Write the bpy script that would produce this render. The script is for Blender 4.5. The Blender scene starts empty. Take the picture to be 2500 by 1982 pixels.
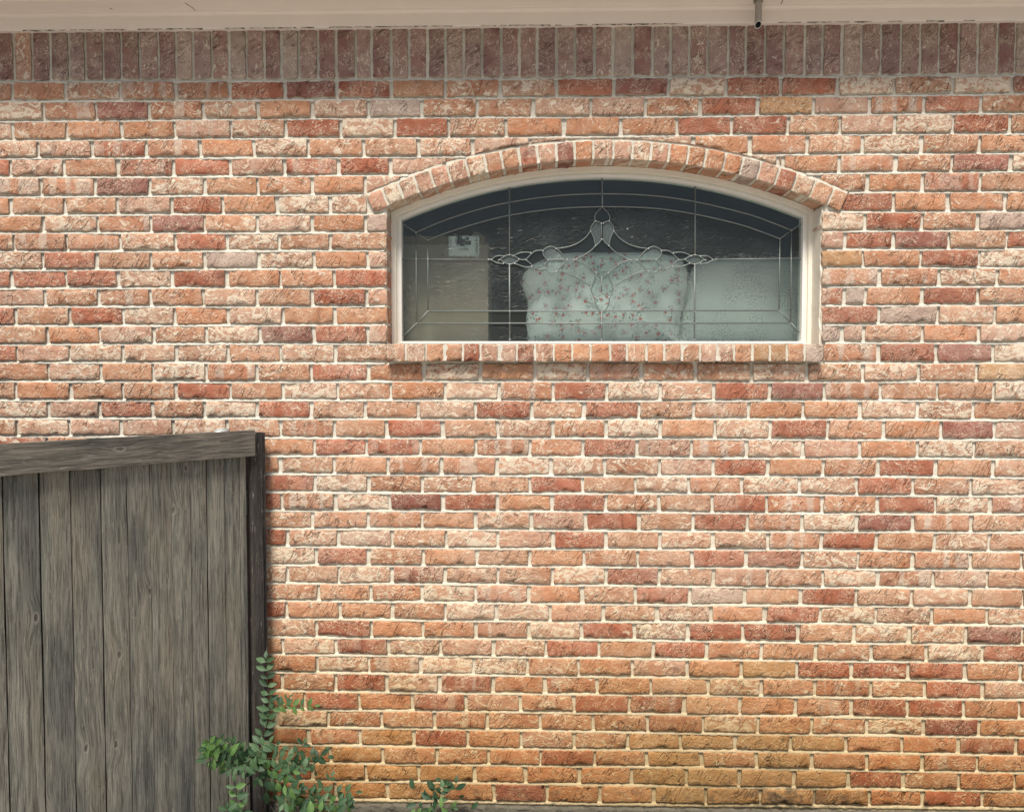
import bpy, bmesh, math, random
import numpy as np
from mathutils import Vector, Matrix, noise as mn

rnd = random.Random(7)
R = math.radians
scene = bpy.context.scene
col = scene.collection

# ------------------------------------------------------------------ camera
F = 1925.0
YAW, PITCH, ROLL = R(-1.50266), R(2.24773), R(0.06848)
CAM = Vector((0.0, -2.87698, 1.68611))
cy_, sy_ = math.cos(YAW), math.sin(YAW)
_f = Vector((sy_, cy_, 0)); _r = Vector((cy_, -sy_, 0)); _u = Vector((0, 0, 1))
_fw = _f * math.cos(PITCH) - _u * math.sin(PITCH)
_up = _u * math.cos(PITCH) + _f * math.sin(PITCH)
_rt = _r * math.cos(ROLL) + _up * math.sin(ROLL)
_up = _up * math.cos(ROLL) - _r * math.sin(ROLL)
cd = bpy.data.cameras.new('camera'); cam = bpy.data.objects.new('camera', cd); col.objects.link(cam)
m3 = Matrix((_rt, _up, -_fw)).transposed()
cam.matrix_world = Matrix.Translation(CAM) @ m3.to_4x4()
cd.sensor_width = 36.0; cd.lens = F / 2500 * 36.0
cd.clip_start = 0.05; cd.clip_end = 1000
scene.camera = cam

# ------------------------------------------------------------------ light
SUN_EL, SUN_AZ = R(60), R(-13)           # azimuth from the wall's normal, to the left
S = Vector((math.sin(SUN_AZ) * math.cos(SUN_EL), -math.cos(SUN_AZ) * math.cos(SUN_EL), math.sin(SUN_EL)))
world = bpy.data.worlds.new('World'); scene.world = world; world.use_nodes = True
wn = world.node_tree; wn.nodes.clear()
sky = wn.nodes.new('ShaderNodeTexSky'); sky.sky_type = 'NISHITA'; sky.sun_disc = False
sky.sun_elevation = SUN_EL; sky.sun_rotation = math.atan2(S.x, S.y)
sky.air_density = 1.0; sky.dust_density = 3.0; sky.ozone_density = 0.6
bg = wn.nodes.new('ShaderNodeBackground'); bg.inputs[1].default_value = 0.060
wo = wn.nodes.new('ShaderNodeOutputWorld')
wn.links.new(sky.outputs[0], bg.inputs[0]); wn.links.new(bg.outputs[0], wo.inputs[0])
sl = bpy.data.lights.new('sun', 'SUN'); so = bpy.data.objects.new('sun', sl); col.objects.link(so)
sl.energy = 3.7; sl.angle = R(17); sl.color = (1.0, 0.925, 0.81)
so.rotation_euler = (-S).to_track_quat('-Z', 'Y').to_euler()
so.location = (-3, -6, 6)
scene.view_settings.view_transform = 'Standard'; scene.view_settings.look = 'None'
scene.view_settings.gamma = 1.0; scene.view_settings.use_curve_mapping = False
scene.view_settings.exposure = 0.66

# ------------------------------------------------------------------ helpers
def U(px, py, Y=0.0):
    """point of the vertical plane y = Y seen at a photograph pixel"""
    D = _fw * F + _rt * (px - 1250) - _up * (py - 991)
    t = (Y - CAM.y) / D.y
    return Vector((D.x * t, Y, CAM.z + D.z * t))
def UX(px, py, Y=0.0): return U(px, py, Y).x
def proj(p):
    v = Vector(p) - CAM; z = v.dot(_fw)
    return 1250 + F * v.dot(_rt) / z, 991 - F * v.dot(_up) / z

def empty(name, loc=(0, 0, 0), label=None, cat=None, group=None):
    o = bpy.data.objects.new(name, None); o.location = loc; col.objects.link(o); o.empty_display_size = 0.1
    return tag(o, label, cat, group)
def tag(o, label=None, cat=None, group=None, kind=None):
    if label: o['label'] = label
    if cat: o['category'] = cat
    if group: o['group'] = group
    if kind: o['kind'] = kind
    return o
def link(name, me, mat=None, parent=None, loc=None):
    o = bpy.data.objects.new(name, me)
    if mat and not me.materials: me.materials.append(mat)
    if loc is not None: o.location = loc
    if parent: o.parent = parent
    col.objects.link(o); return o

class MB:
    """vertex / face collector"""
    def __init__(s): s.v = []; s.f = []; s.sm = []; s.bc = []
    def add(s, vs, fs, smooth=False, bc=None):
        b = len(s.v); s.v += [tuple(v) for v in vs]; s.f += [tuple(i + b for i in f) for f in fs]
        s.sm += [smooth] * len(fs)
        s.bc += [tuple(c) for c in bc] if bc is not None else [tuple(v) for v in vs]
    def box(s, x0, x1, y0, y1, z0, z1):
        v = [(x0,y0,z0),(x1,y0,z0),(x1,y1,z0),(x0,y1,z0),(x0,y0,z1),(x1,y0,z1),(x1,y1,z1),(x0,y1,z1)]
        s.add(v, [(0,3,2,1),(4,5,6,7),(0,1,5,4),(1,2,6,5),(2,3,7,6),(3,0,4,7)])
    def tube(s, pts, r, n=6, cap=True, ry=None):
        pts = [Vector(p) for p in pts]; vs = []; m = len(pts)
        for i, p in enumerate(pts):
            t = (pts[min(i+1, m-1)] - pts[max(i-1, 0)]).normalized()
            a = Vector((0, 1, 0)) if abs(t.y) < .9 else Vector((1, 0, 0))
            x = t.cross(a).normalized(); y = x.cross(t).normalized()
            rr = r[i] if isinstance(r, (list, tuple)) else r
            for k in range(n):
                q = 2 * math.pi * k / n
                vs.append(p + x * rr * math.cos(q) + y * (ry if ry else rr) * math.sin(q))
        fs = [(i*n+k, i*n+(k+1) % n, (i+1)*n+(k+1) % n, (i+1)*n+k) for i in range(m-1) for k in range(n)]
        if cap: fs += [tuple(range(n-1, -1, -1)), tuple((m-1)*n + k for k in range(n))]
        s.add(vs, fs, True)
    def mesh(s, name, fix=False):
        me = bpy.data.meshes.new(name); me.from_pydata(s.v, [], s.f)
        me.polygons.foreach_set('use_smooth', s.sm)
        a = me.attributes.new('bc', 'FLOAT_VECTOR', 'POINT')
        a.data.foreach_set('vector', np.array(s.bc, dtype=np.float32).ravel())
        if fix:
            bm = bmesh.new(); bm.from_mesh(me); bmesh.ops.recalc_face_normals(bm, faces=bm.faces); bm.to_mesh(me); bm.free()
        me.update(); return me

def smooth_line(pts, n=6):
    """Catmull-Rom through 2D/3D points"""
    P = [np.array(p, float) for p in pts]
    if len(P) < 3: return [tuple(p) for p in P]
    Q = [2*P[0]-P[1]] + P + [2*P[-1]-P[-2]]; out = []
    for i in range(1, len(Q)-2):
        for k in range(n):
            t = k / n; a, b, c, d = Q[i-1], Q[i], Q[i+1], Q[i+2]
            out.append(tuple(0.5*((2*b)+(c-a)*t+(2*a-5*b+4*c-d)*t*t+(3*b-a-3*c+d)*t**3)))
    out.append(tuple(P[-1])); return out

# ------------------------------------------------------------------ node helpers
class N:
    def __init__(s, name, rough=0.8, spec=0.3):
        s.m = bpy.data.materials.new(name); s.m.use_nodes = True; s.t = s.m.node_tree
        s.b = s.t.nodes['Principled BSDF']; s.b.inputs['Roughness'].default_value = rough
        s.b.inputs['Specular IOR Level'].default_value = spec
        s.o = s.t.nodes['Material Output']
    def n(s, ty, **kw):
        x = s.t.nodes.new(ty)
        for k, v in kw.items(): setattr(x, k, v)
        return x
    def put(s, inp, v):
        if v is None: return
        if isinstance(v, bpy.types.NodeSocket): s.t.links.new(v, inp)
        else:
            if isinstance(v, (tuple, list)) and len(v) == 3 and inp.type == 'RGBA': v = (*v, 1)
            inp.default_value = v
    def attr(s, name, out='Vector'): return s.n('ShaderNodeAttribute', attribute_name=name).outputs[out]
    def pos(s): return s.n('ShaderNodeNewGeometry').outputs['Position']
    def noise(s, vec, scale=5, detail=3, rough=.5, dist=0, out='Fac'):
        x = s.n('ShaderNodeTexNoise'); s.put(x.inputs['Vector'], vec); x.inputs['Scale'].default_value = scale
        x.inputs['Detail'].default_value = detail; x.inputs['Roughness'].default_value = rough; x.inputs['Distortion'].default_value = dist
        return x.outputs[out]
    def voro(s, vec, scale, feature='F1', out='Distance', rand=1):
        x = s.n('ShaderNodeTexVoronoi', feature=feature, voronoi_dimensions='2D'); s.put(x.inputs['Vector'], vec)
        x.inputs['Scale'].default_value = scale; x.inputs['Randomness'].default_value = rand; return x.outputs[out]
    def map(s, vec, loc=(0,0,0), rot=(0,0,0), sc=(1,1,1)):
        x = s.n('ShaderNodeMapping'); s.put(x.inputs['Vector'], vec)
        x.inputs['Location'].default_value = loc; x.inputs['Rotation'].default_value = rot; x.inputs['Scale'].default_value = sc
        return x.outputs[0]
    def math(s, op, a, b=None, c=None, clamp=False):
        x = s.n('ShaderNodeMath', operation=op, use_clamp=clamp)
        for i, v in enumerate((a, b, c)): s.put(x.inputs[i], v)
        return x.outputs[0]
    def ss(s, v, a, b, lo=0., hi=1.):
        x = s.n('ShaderNodeMapRange', interpolation_type='SMOOTHSTEP')
        for i, q in enumerate((v, a, b, lo, hi)): s.put(x.inputs[i], q)
        return x.outputs[0]
    def mix(s, f, a, b, mode='MIX'):
        x = s.n('ShaderNodeMix', data_type='RGBA', blend_type=mode)
        s.put(x.inputs[0], f); s.put(x.inputs[6], a); s.put(x.inputs[7], b); return x.outputs[2]
    def sep(s, v):
        x = s.n('ShaderNodeSeparateXYZ'); s.put(x.inputs[0], v); return x.outputs
    def comb(s, a, b, c):
        x = s.n('ShaderNodeCombineXYZ')
        for i, v in enumerate((a, b, c)): s.put(x.inputs[i], v)
        return x.outputs[0]
    def bump(s, h, strength=.5, dist=.002, nrm=None):
        x = s.n('ShaderNodeBump'); x.inputs['Strength'].default_value = strength; x.inputs['Distance'].default_value = dist
        s.put(x.inputs['Height'], h); s.put(x.inputs['Normal'], nrm); return x.outputs[0]
    def out(s, c=None, nrm=None, rough=None):
        s.put(s.b.inputs['Base Color'], c); s.put(s.b.inputs['Normal'], nrm); s.put(s.b.inputs['Roughness'], rough); return s.m

def stain(n, c, amt=1.0):
    """yellow-brown damp stain and black algae near the foot of the wall, in world space"""
    P = n.pos(); x, y, z = n.sep(P)
    nz = n.noise(n.map(P, sc=(1, 1, 1.4)), 3.4, 5, .65)
    st_ = n.noise(n.map(P, (2, 0, 0), sc=(7, 1, .8)), 2.2, 4, .6)
    nz = n.math('ADD', n.math('MULTIPLY', nz, .68), n.math('MULTIPLY', st_, .32))
    zz = n.math('ADD', z, n.math('MULTIPLY', n.math('SUBTRACT', nz, .5), -1.1))
    k = n.ss(zz, .80, .16)
    c = n.mix(n.math('MULTIPLY', k, .68 * amt), c, n.mix(1.0, c, (.80, .655, .41), 'MULTIPLY'))
    k1 = n.math('MULTIPLY', n.ss(zz, 1.45, .35), .52 * amt)
    c = n.mix(k1, c, n.mix(1.0, c, (.97, .86, .64), 'MULTIPLY'))
    # ochre patch
    g = n.math('SUBTRACT', 1.0, n.math('MULTIPLY', n.math('ABSOLUTE', n.math('SUBTRACT', x, .60)), 1.6), clamp=True)
    c = n.mix(n.math('MULTIPLY', n.math('MULTIPLY', k, g), .45 * amt), c, (.30, .20, .085))
    # algae
    nb = n.noise(P, 23, 5, .7)
    g2 = n.math('SUBTRACT', 1.0, n.math('MULTIPLY', n.math('ABSOLUTE', n.math('SUBTRACT', x, .93)), 2.6), clamp=True)
    kb = n.math('MULTIPLY', n.math('MULTIPLY', n.ss(z, .27, .10), g2), n.ss(nb, .40, .56))
    c = n.mix(n.math('MULTIPLY', kb, .8), c, (.035, .033, .028))
    kc = n.math('MULTIPLY', n.ss(z, .21, .10), n.ss(n.noise(n.map(P, (9, 0, 3)), 17, 5, .7), .53, .62))
    c = n.mix(n.math('MULTIPLY', kc, .55 * amt), c, (.065, .055, .038))
    return c

def mat_brick():
    n = N('brick_clay', .9, .15); V = n.attr('bc'); C = n.attr('col', 'Color')
    par = n.n('ShaderNodeSeparateColor'); n.put(par.inputs[0], n.attr('par', 'Color'))
    wisp, band, core = par.outputs
    x, y, z = n.sep(V)
    t = n.noise(V, 26, 5, .65)
    c = n.mix(t, n.mix(1, C, (.66, .63, .62), 'MULTIPLY'), n.mix(1, C, (1.34, 1.38, 1.42), 'MULTIPLY'))
    c2 = n.noise(n.map(V, (3, 1, 4)), 13, 3, .5, .6)
    km = n.math('MULTIPLY', n.ss(c2, .50, .60), core)
    c = n.mix(km, c, n.mix(t, (.15, .042, .030), (.27, .085, .055)))
    # vertical kiss-mark bands
    bx_ = n.math('ADD', x, n.math('MULTIPLY', n.math('SUBTRACT', n.noise(V, 40, 3, .6), .5), .022))
    bn = n.noise(n.comb(bx_, 0.0, n.math('MULTIPLY', z, 3.7)), 27, 0, 0, 0)
    kb = n.math('MULTIPLY', n.math('MULTIPLY', n.ss(bn, .535, .59), band), n.ss(n.noise(n.map(V, (8, 8, 8)), 30, 4, .6), .30, .52))
    c = n.mix(n.math('MULTIPLY', kb, .8), c, n.mix(t, (.42, .335, .28), (.56, .465, .39)))
    # pale slip smears in patches; thin wavy lines paint highlights on the crinkles
    w1 = n.noise(n.map(V, (7, 2, 1), sc=(1, 1.5, 1)), 24, 6, .62, 1.6)
    th = n.math('SUBTRACT', .70, n.math('MULTIPLY', wisp, .215))
    kp = n.ss(n.math('SUBTRACT', w1, th), -.008, .016)
    w2 = n.noise(n.map(V, (1, 9, 2), (0, 0, .5), (1, 1.3, 1)), 34, 3, .5, 2.6)
    rg = n.math('ABSOLUTE', n.math('SUBTRACT', w2, .5))
    kl = n.math('MULTIPLY', n.ss(rg, .036, .008), n.ss(n.noise(V, 15, 2), .38, .54))
    kl = n.math('MULTIPLY', kl, n.math('ADD', .60, n.math('MULTIPLY', wisp, .5)))
    pale = n.mix(n.noise(V, 60, 3), (.54, .465, .365), (.76, .69, .56))
    c = n.mix(n.math('MULTIPLY', kp, .76), c, pale)
    c = n.mix(n.math('MULTIPLY', kl, .8), c, n.mix(1, pale, (1.12, 1.12, 1.1), 'MULTIPLY'))
    # dark specks and pores
    sp = n.noise(V, 190, 2, .6)
    c = n.mix(n.math('MULTIPLY', n.ss(sp, .68, .76), .55), c, (.07, .045, .035))
    # pale mortar smear round the arris
    e = n.attr('edge', 'Fac')
    en = n.noise(V, 45, 4, .6)
    c = n.mix(n.math('MULTIPLY', n.ss(n.math('ADD', e, n.math('MULTIPLY', en, .6)), 1.08, 1.32), .6), c, (.58, .50, .40))
    c = stain(n, c)
    # relief: rough skin and slanting creases
    h = n.math('MULTIPLY', n.noise(V, 70, 6, .6, .4), .55)
    cr = n.noise(n.map(n.map(V, (2, 5, 0), (0, 0, R(-58))), sc=(.45, 2.1, 1)), 26, 1.5, .5, .5)
    cm = n.math('MULTIPLY', n.ss(n.math('ABSOLUTE', n.math('SUBTRACT', cr, .5)), .035, .0), n.ss(n.noise(n.map(V, (4, 4, 4)), 17, 1), .49, .57))
    h = n.math('SUBTRACT', h, n.math('MULTIPLY', cm, 1.0))
    h = n.math('ADD', h, n.math('MULTIPLY', w2, .5))
    h = n.math('ADD', h, n.math('MULTIPLY', w1, .5))
    wnz = n.n('ShaderNodeTexWhiteNoise', noise_dimensions='1D'); n.put(wnz.inputs['W'], z)
    c = n.mix(n.math('MULTIPLY', cm, .22), c, (.13, .07, .045))  # crease shade darkened into the colour as well
    e1 = n.noise(n.map(n.pos(), (5, 0, 2), sc=(1, 1, 1.3)), 1.7, 5, .65)
    zc = n.math('ABSOLUTE', n.math('SUBTRACT', n.sep(n.pos())[2], 1.35))
    c = n.mix(n.math('MULTIPLY', n.math('MULTIPLY', n.ss(e1, .46, .66), n.ss(zc, 1.1, .3)), .16), c, (.66, .60, .51))
    h = n.math('MULTIPLY', h, n.math('ADD', .30, n.math('MULTIPLY', wnz.outputs['Value'], .9)))
    return n.out(c, n.bump(h, .85, .0085))

def mat_mortar():
    n = N('mortar', .95, .1); P = n.pos()
    c = n.mix(n.noise(P, 14, 5, .65), (.46, .435, .375), (.79, .755, .665))
    c = n.mix(n.math('MULTIPLY', n.ss(n.noise(P, 3.1, 6, .7), .46, .62), .28), c, n.mix(1, c, (.70, .66, .60), 'MULTIPLY'))
    c = n.mix(n.math('MULTIPLY', n.ss(n.noise(P, 31, 4, .7), .55, .68), .35), c, n.mix(1, c, (.62, .56, .48), 'MULTIPLY'))
    c = n.mix(n.math('MULTIPLY', n.ss(n.noise(P, 210, 2), .62, .72), .5), c, (.22, .19, .15))
    c = stain(n, c, 1.0)
    h = n.math('ADD', n.noise(P, 260, 3, .7), n.math('MULTIPLY', n.noise(P, 60, 4), 1.5))
    return n.out(c, n.bump(h, .6, .0025))

def mat_wood(name, base, dark, warm, knots=True):
    """weathered boards: bc.x across, bc.y along the grain, bc.z seed (all metres)"""
    n = N(name, .85, .2); V = n.attr('bc'); x, y, z = n.sep(V)
    wob = n.math('MULTIPLY', n.math('SUBTRACT', n.noise(n.comb(n.math('MULTIPLY', x, 3.), y, z), 4, 3), .5), .014)
    kv = n.comb(x, n.math('MULTIPLY', y, .42), z)
    kd = n.voro(n.comb(n.math('ADD', x, z), n.math('MULTIPLY', y, .42), 0.0), 7.0)
    vcol = n.n('ShaderNodeSeparateColor'); n.put(vcol.inputs[0], n.voro(n.comb(n.math('ADD', x, z), n.math('MULTIPLY', y, .42), 0.0), 7.0, out='Color'))
    gate = n.ss(vcol.outputs[0], .50, .52); near = n.math('MULTIPLY', n.ss(kd, .30, .03), gate)
    xx = n.math('ADD', n.math('ADD', x, wob), n.math('MULTIPLY', near, .012))
    g = n.noise(n.comb(n.math('MULTIPLY', xx, 1.0), n.math('MULTIPLY', y, .022), z), 480, 5, .7)
    g2 = n.noise(n.comb(xx, n.math('MULTIPLY', y, .05), z), 75, 4, .65)
    br = n.noise(n.comb(x, n.math('MULTIPLY', y, .15), z), 13, 4, .6)
    c = n.mix(n.ss(g2, .30, .70), dark, base)
    c = n.mix(n.math('MULTIPLY', n.ss(br, .48, .68), .65), c, warm)
    c = n.mix(n.math('MULTIPLY', n.ss(g, .53, .40), .88), c, n.mix(1, c, (.38, .37, .36), 'MULTIPLY'))
    c = n.mix(n.math('MULTIPLY', n.ss(n.noise(n.comb(x, n.math('MULTIPLY', y, .10), z), 170, 3, .7), .60, .68), .6), c, (.32, .30, .26))
    pc = n.noise(n.comb(x, n.math('MULTIPLY', y, .3), z), 5, 4, .6)
    c = n.mix(n.math('MULTIPLY', n.ss(pc, .48, .66), .7), c, n.mix(1, c, (.46, .50, .56), 'MULTIPLY'))
    h = n.math('ADD', n.math('MULTIPLY', g, .8), g2)
    if knots:
        kdn = n.math('ADD', kd, n.math('MULTIPLY', n.noise(n.comb(x, y, z), 70, 3), .06)); kr = n.math('MULTIPLY', n.ss(kdn, .075, .045), gate); ring = n.math('MULTIPLY', n.math('MULTIPLY', n.ss(kdn, .10, .075), n.ss(kdn, .05, .065)), gate)
        c = n.mix(n.math('MULTIPLY', ring, .5), c, (.26, .24, .21))
        c = n.mix(n.math('MULTIPLY', kr, .6), c, (.050, .042, .036))
        h = n.math('SUBTRACT', h, n.math('MULTIPLY', kr, 1.2))
    return n.out(c, n.bump(h, .8, .002))

def mat_paint(name, c0, c1, rough=.55, sc=9, bump=.15):
    n = N(name, rough, .35); P = n.pos()
    c = n.mix(n.noise(P, sc, 5, .6), c0, c1)
    c = n.mix(n.math('MULTIPLY', n.ss(n.noise(n.map(P, sc=(1, 1, 2)), 38, 5, .7), .66, .74), .35), c, n.mix(1, c, (.5, .45, .38), 'MULTIPLY'))
    return n.out(c, n.bump(n.noise(n.map(P, sc=(.4, 1, 1)), 60, 4), bump, .002))

def mat_glass(name, tint, rip=0., scale=60, see=.86, haze=.03, fine=False, refr=.35):
    n = N(name); t = n.t; P = n.pos()
    h = None
    if rip > 0:
        if fine: h = n.voro(P, 240, 'SMOOTH_F1') if False else n.noise(P, 130, 2, .7)
        else:
            q = n.noise(P, scale, .3, .4, 1.2)
            h = n.math('SINE', n.math('MULTIPLY', q, 26.0))
    nrm = n.bump(h, rip, .0012) if h else None; nrg = n.bump(h, rip * (1 if fine else .42), .0012) if h else None
    tr = n.n('ShaderNodeBsdfTransparent'); n.put(tr.inputs[0], tint)
    rf = n.n('ShaderNodeBsdfRefraction'); n.put(rf.inputs['Color'], tint); rf.inputs['IOR'].default_value = 1.3; rf.inputs['Roughness'].default_value = .02
    n.put(rf.inputs['Normal'], nrm)
    gl = n.n('ShaderNodeBsdfGlossy'); gl.inputs['Roughness'].default_value = .06 if rip == 0 else .28; n.put(gl.inputs['Normal'], nrg)
    gl.inputs['Color'].default_value = (.9, .95, .95, 1)
    df = n.n('ShaderNodeBsdfDiffuse'); df.inputs['Color'].default_value = (.30, .36, .36, 1)
    n.put(df.inputs['Normal'], nrm)
    lw = n.n('ShaderNodeLayerWeight'); n.put(lw.inputs['Normal'], nrg)
    fres = n.math('ADD', .045, n.math('MULTIPLY', n.math('POWER', lw.outputs['Facing'], 5.0), .955), clamp=True)   # same from both sides of the thin pane
    def mx(f, a, b):
        x = n.n('ShaderNodeMixShader'); n.put(x.inputs[0], f); t.links.new(a, x.inputs[1]); t.links.new(b, x.inputs[2]); return x.outputs[0]
    s = mx(refr, tr.outputs[0], rf.outputs[0]) if refr > 0 else tr.outputs[0]
    veil = n.math('ADD', haze, n.math('MULTIPLY', n.ss(n.noise(P, 7, 5, .65), .45, .75), haze))  # teal-grey haze put into the panes to grey their reflections
    s = mx(veil, s, df.outputs[0])
    s = mx(fres, s, gl.outputs[0])
    t.links.new(s, n.o.inputs[0]); t.nodes.remove(n.b)
    return n.m

BRICK = mat_brick(); MORTAR = mat_mortar()
FENCE = mat_wood('weathered_cedar', (.258, .251, .214), (.130, .131, .114), (.235, .212, .168))
RAILW = mat_wood('weathered_rail', (.235, .212, .180), (.100, .093, .082), (.215, .182, .147), knots=True)
POSTW = mat_wood('dark_post_wood', (.075, .070, .066), (.040, .038, .038), (.085, .070, .060), knots=False)
EAVE = mat_paint('eave_paint', (.74, .665, .61), (.82, .745, .69), .6)
FRAME = mat_paint('window_frame_paint', (.72, .69, .60), (.82, .79, .71), .45, 20, .08)
SASH = mat_paint('sash_paint', (.74, .74, .70), (.82, .82, .79), .35, 20, .05)
RENDERW = mat_paint('jamb_caulk', (.60, .55, .47), (.78, .73, .64), .8, 30, .5)

# ------------------------------------------------------------------ the brick wall: data read off the photograph
LINES = [(2.7557,2.7509),(2.6864,2.6838),(2.6154,2.6166),(2.5458,2.5464),(2.479,2.4775),(2.4121,2.4114),(2.3421,2.3408),(2.2734,2.2729),(2.2076,2.2064),(2.1425,2.1383),(2.0742,2.073),(2.005,2.0083),(1.9387,1.9406),(1.8693,1.8712),(1.7998,1.8062),(1.7316,1.7344),(1.6618,1.6669),(1.5933,1.5978),(1.5248,1.53),(1.4576,1.4577),(1.3895,1.3882),(1.3211,1.3215),(1.2554,1.2548),(1.1876,1.1879),(1.1189,1.1208),(1.0517,1.0514),(0.9843,0.9849),(0.916,0.916),(0.8484,0.847),(0.7814,0.7823),(0.7135,0.7116),(0.647,0.6437),(0.5789,0.5749),(0.5091,0.509),(0.44,0.4362),(0.3715,0.3678),(0.3036,0.3023),(0.238,0.2383),(0.1691,0.168),(0.097,0.1021)]
def lz(k, X):
    a, b = LINES[k]; x0 = -1.93 if k < 19 else -.92
    t = max(-.1, min(1.15, (X - x0) / (1.73 - x0))); return a + (b - a) * t + .0012 * math.sin(X * 3.1 + k * 1.7)
# zoom origins: A/B/C/D/... joints given in pixels of an enlargement (origin x, scale)
ZO = dict(A=(0, 2.5667), B=(830, 2.5667), C=(1660, 2.5667), D=(600, 2.5667), E=(1900, 3.5933), F=(880, 2.947), G=(1480, 2.947),
          H=(460, 2.914), I=(1160, 3.171), J=(1820, 3.171), P=(0, 1.0))
# course: (joints..., codes). '|' in the joints marks the window / arch gap
COURSES = {
 1: ("A75 408 750 1095 1438 1780 2110 B322 660 1000 1355 1715 2060 C290 630 990 1345 1710 2080", "TTWBBRDCOTWRDWRRWTWD"),
 2: ("A267 597 932 1270 1615 1955 B177 510 860 1210 1570 1915 C130 490 840 1190 1535 1890", "WBDBWOWGTTWPTRYPBRT"),
 3: ("A78 415 757 1093 1445 1790 2135 B345 680 1040 1403 1760 2110 C325 680 1005 1350 1715 2070", "PTTOPWRWRTOOORRTPWRO"),
 4: ("A238 575 912 1255 1588 1930 B145 490 830 1190 P1435 C85 440 800 1145 1515 1880", "WPCBOWTTWPPPOTTWTOWT"[:18]),
 5: ("A60 395 735 1085 1438 1782 2118 B315 653 P1085 P1900 C650 1000 1355 1705 2075", "RPTCRPCRPWWPOBTDW"),
 6: ("A255 590 935 1280 1615 1955 B155 P1010 P2000 C1178 1525 1885", "BBDWOTOPPTOCT"),
 7: ("A65 400 735 1070 1395 1735 2065 P895 | P2066 E1010 1490 1995", "TTTPROWW|ROTO"),
 8: ("A270 608 943 1280 1610 1950 F35 P944 | P2008 E765 1265 1755", "OWBDTPOG|WRTG"),
 9: ("A85 415 752 1100 1420 1745 2070 P944 | P2008 E590 1010 1500 2010", "TBBWRWTT|PRDTR"),
 10: ("A268 603 945 1280 1618 1962 F50 P944 | P2008 E745 1255 1765", "WRTTGWOP|YORW"),
 11: ("A70 410 740 1075 1420 1757 2095 P944 | P2008 E890 1410 1925", "RRRWROTR|BBWT"),
 12: ("A278 615 940 1275 1610 1955 F45 P944 | P2008 E580 770 1265 1755", "PTBTWTRP|CGORT"),
 13: ("A95 435 768 1095 1428 1770 2095 P944 | P2008 E885 1400 1905", "RTRWOWOO|RGWO"),
 14: ("A292 622 957 1288 1625 1965 F50 P944 | P2008 E565 755 1270 1765", "TOPTWDRP|GPTOP"),
 15: ("A105 435 768 1100 1425 1755 2100 P944 | P2011 E885 1390 1890", "RPWWWTWT|BRDW"),
 16: ("A300 630 955 1290 1610 D410 765 1115 1470 1810 2145 P1567 C100 450 797 1150 1500 1860", "TWOWBTROWOWPTTWTWTY"),
 17: ("A97 440 773 1103 1440 D230 575 908 1248 1590 1925 P1481 P1612 C215 565 907 1255 1615 1965", "TOOTRTWTOWBRWWRDBTOW"),
 18: ("A300 625 955 1280 1612 D410 745 1080 1440 1790 2120 P1560 C85 430 775 1130 1490 1840", "WPRTWRTTWRTRTBOOWWO"),
 19: ("A107 432 757 1085 1425 1757 2095 D883 1233 1580 1920 P1480 P1613 C220 567 925 1283 1640 1975", "TWPPWTBORTWTWOWRTODP"),
 20: ("D428 755 1093 1440 1780 2112 P1556 C75 420 770 1130 1490 1845", "ORCOBTRPBWPOWT"),
 21: ("D212 550 890 1225 1570 1912 P1477 P1610 C212 550 900 1243 1605 1965", "OTOBBWWTPROTROT"),
 22: ("D432 770 1103 1425 1780 2110 P1551 C55 390 750 1110 1465 1825", "RWTWTRTWTWWRTW"),
 23: ("D228 562 900 1235 1578 1920 P1479 P1610 C205 545 895 1240 1605 1950", "RBWDRORTTRBTRWC"),
 24: ("D418 765 1105 1440 1790 2130 P1561 C85 425 770 1110 1465 1825", "TTTOWPRTRBWDBT"[:14]),
 25: ("D260 580 915 1255 1580 1925 P1480 P1610 C208 550 890 1235 1600 1940", "RWPTWPRTWWBROWT"),
 26: ("D442 770 1113 1450 1780 2120 P1557 C75 415 765 1117 1462 1825 2145", "WRTOOOTTRRWOBOT"),
 27: ("D258 582 915 1250 1582 1920 P1479 P1610 C210 548 895 1245 1590 1930", "WTWCTTWRTBTWBPO"),
 28: ("D455 782 1108 1440 1775 2108 P1552 C62 410 760 1105 1455 1820 2148", "TOTWBOTRGORTWOT"),
 29: ("D255 590 918 1250 1570 1905 P1474 P1605 C198 535 880 1230 1580 1930", "ROOTWWTTWORWPOW"),
 30: ("D443 785 1108 1440 1775 2105 P1549 C50 395 740 1093 1440 1797", "WROOBWRWRRTWWD"),
 31: ("D232 565 893 1222 1553 1880 P1463 P1595 C170 510 853 1200 1548 1900", "OWCWPWRORTOTOWR"),
 32: ("D447 770 1095 1430 1765 I800 1215 1640 C385 733 1075 1430 1790 2138", "OWBWWTOPOYRRROO"),
 33: ("D228 562 885 1212 1550 I540 945 1360 C180 510 845 1200 1540 1897", "RTRWCOBOTWTBTRP"),
 34: ("D368 710 1040 1378 I350 765 1195 1620 C375 730 1080 1430 1780 2130", "OROCPTRCTOBRROO"),
 35: ("P674 D518 850 1180 1515 1845 I915 1335 C145 490 825 1175 1530 1882", "OWTTBTTTRWOTWDO"),
 36: ("D392 717 1050 1390 I355 765 1180 1590 2015 C695 1045 1395 1750 2110", "OBYROPTYYYYOOCR"),
 37: ("H625 1010 1380 1765 I105 505 925 1325 1755 J85 515 945 1370 1800", "OOYTTORTYTYOOBO"),
 38: ("H885 1262 1640 2035 I390 805 1215 1635 2045 J380 800 1225 1655 2090", "RYYYOOOYYYYRTOO"),
 39: ("P690 H1045 1415 1800 I145 560 965 1385 1785 J115 535 965 1380 1840", "ROYYODOOYYYYORO"),
}
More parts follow.
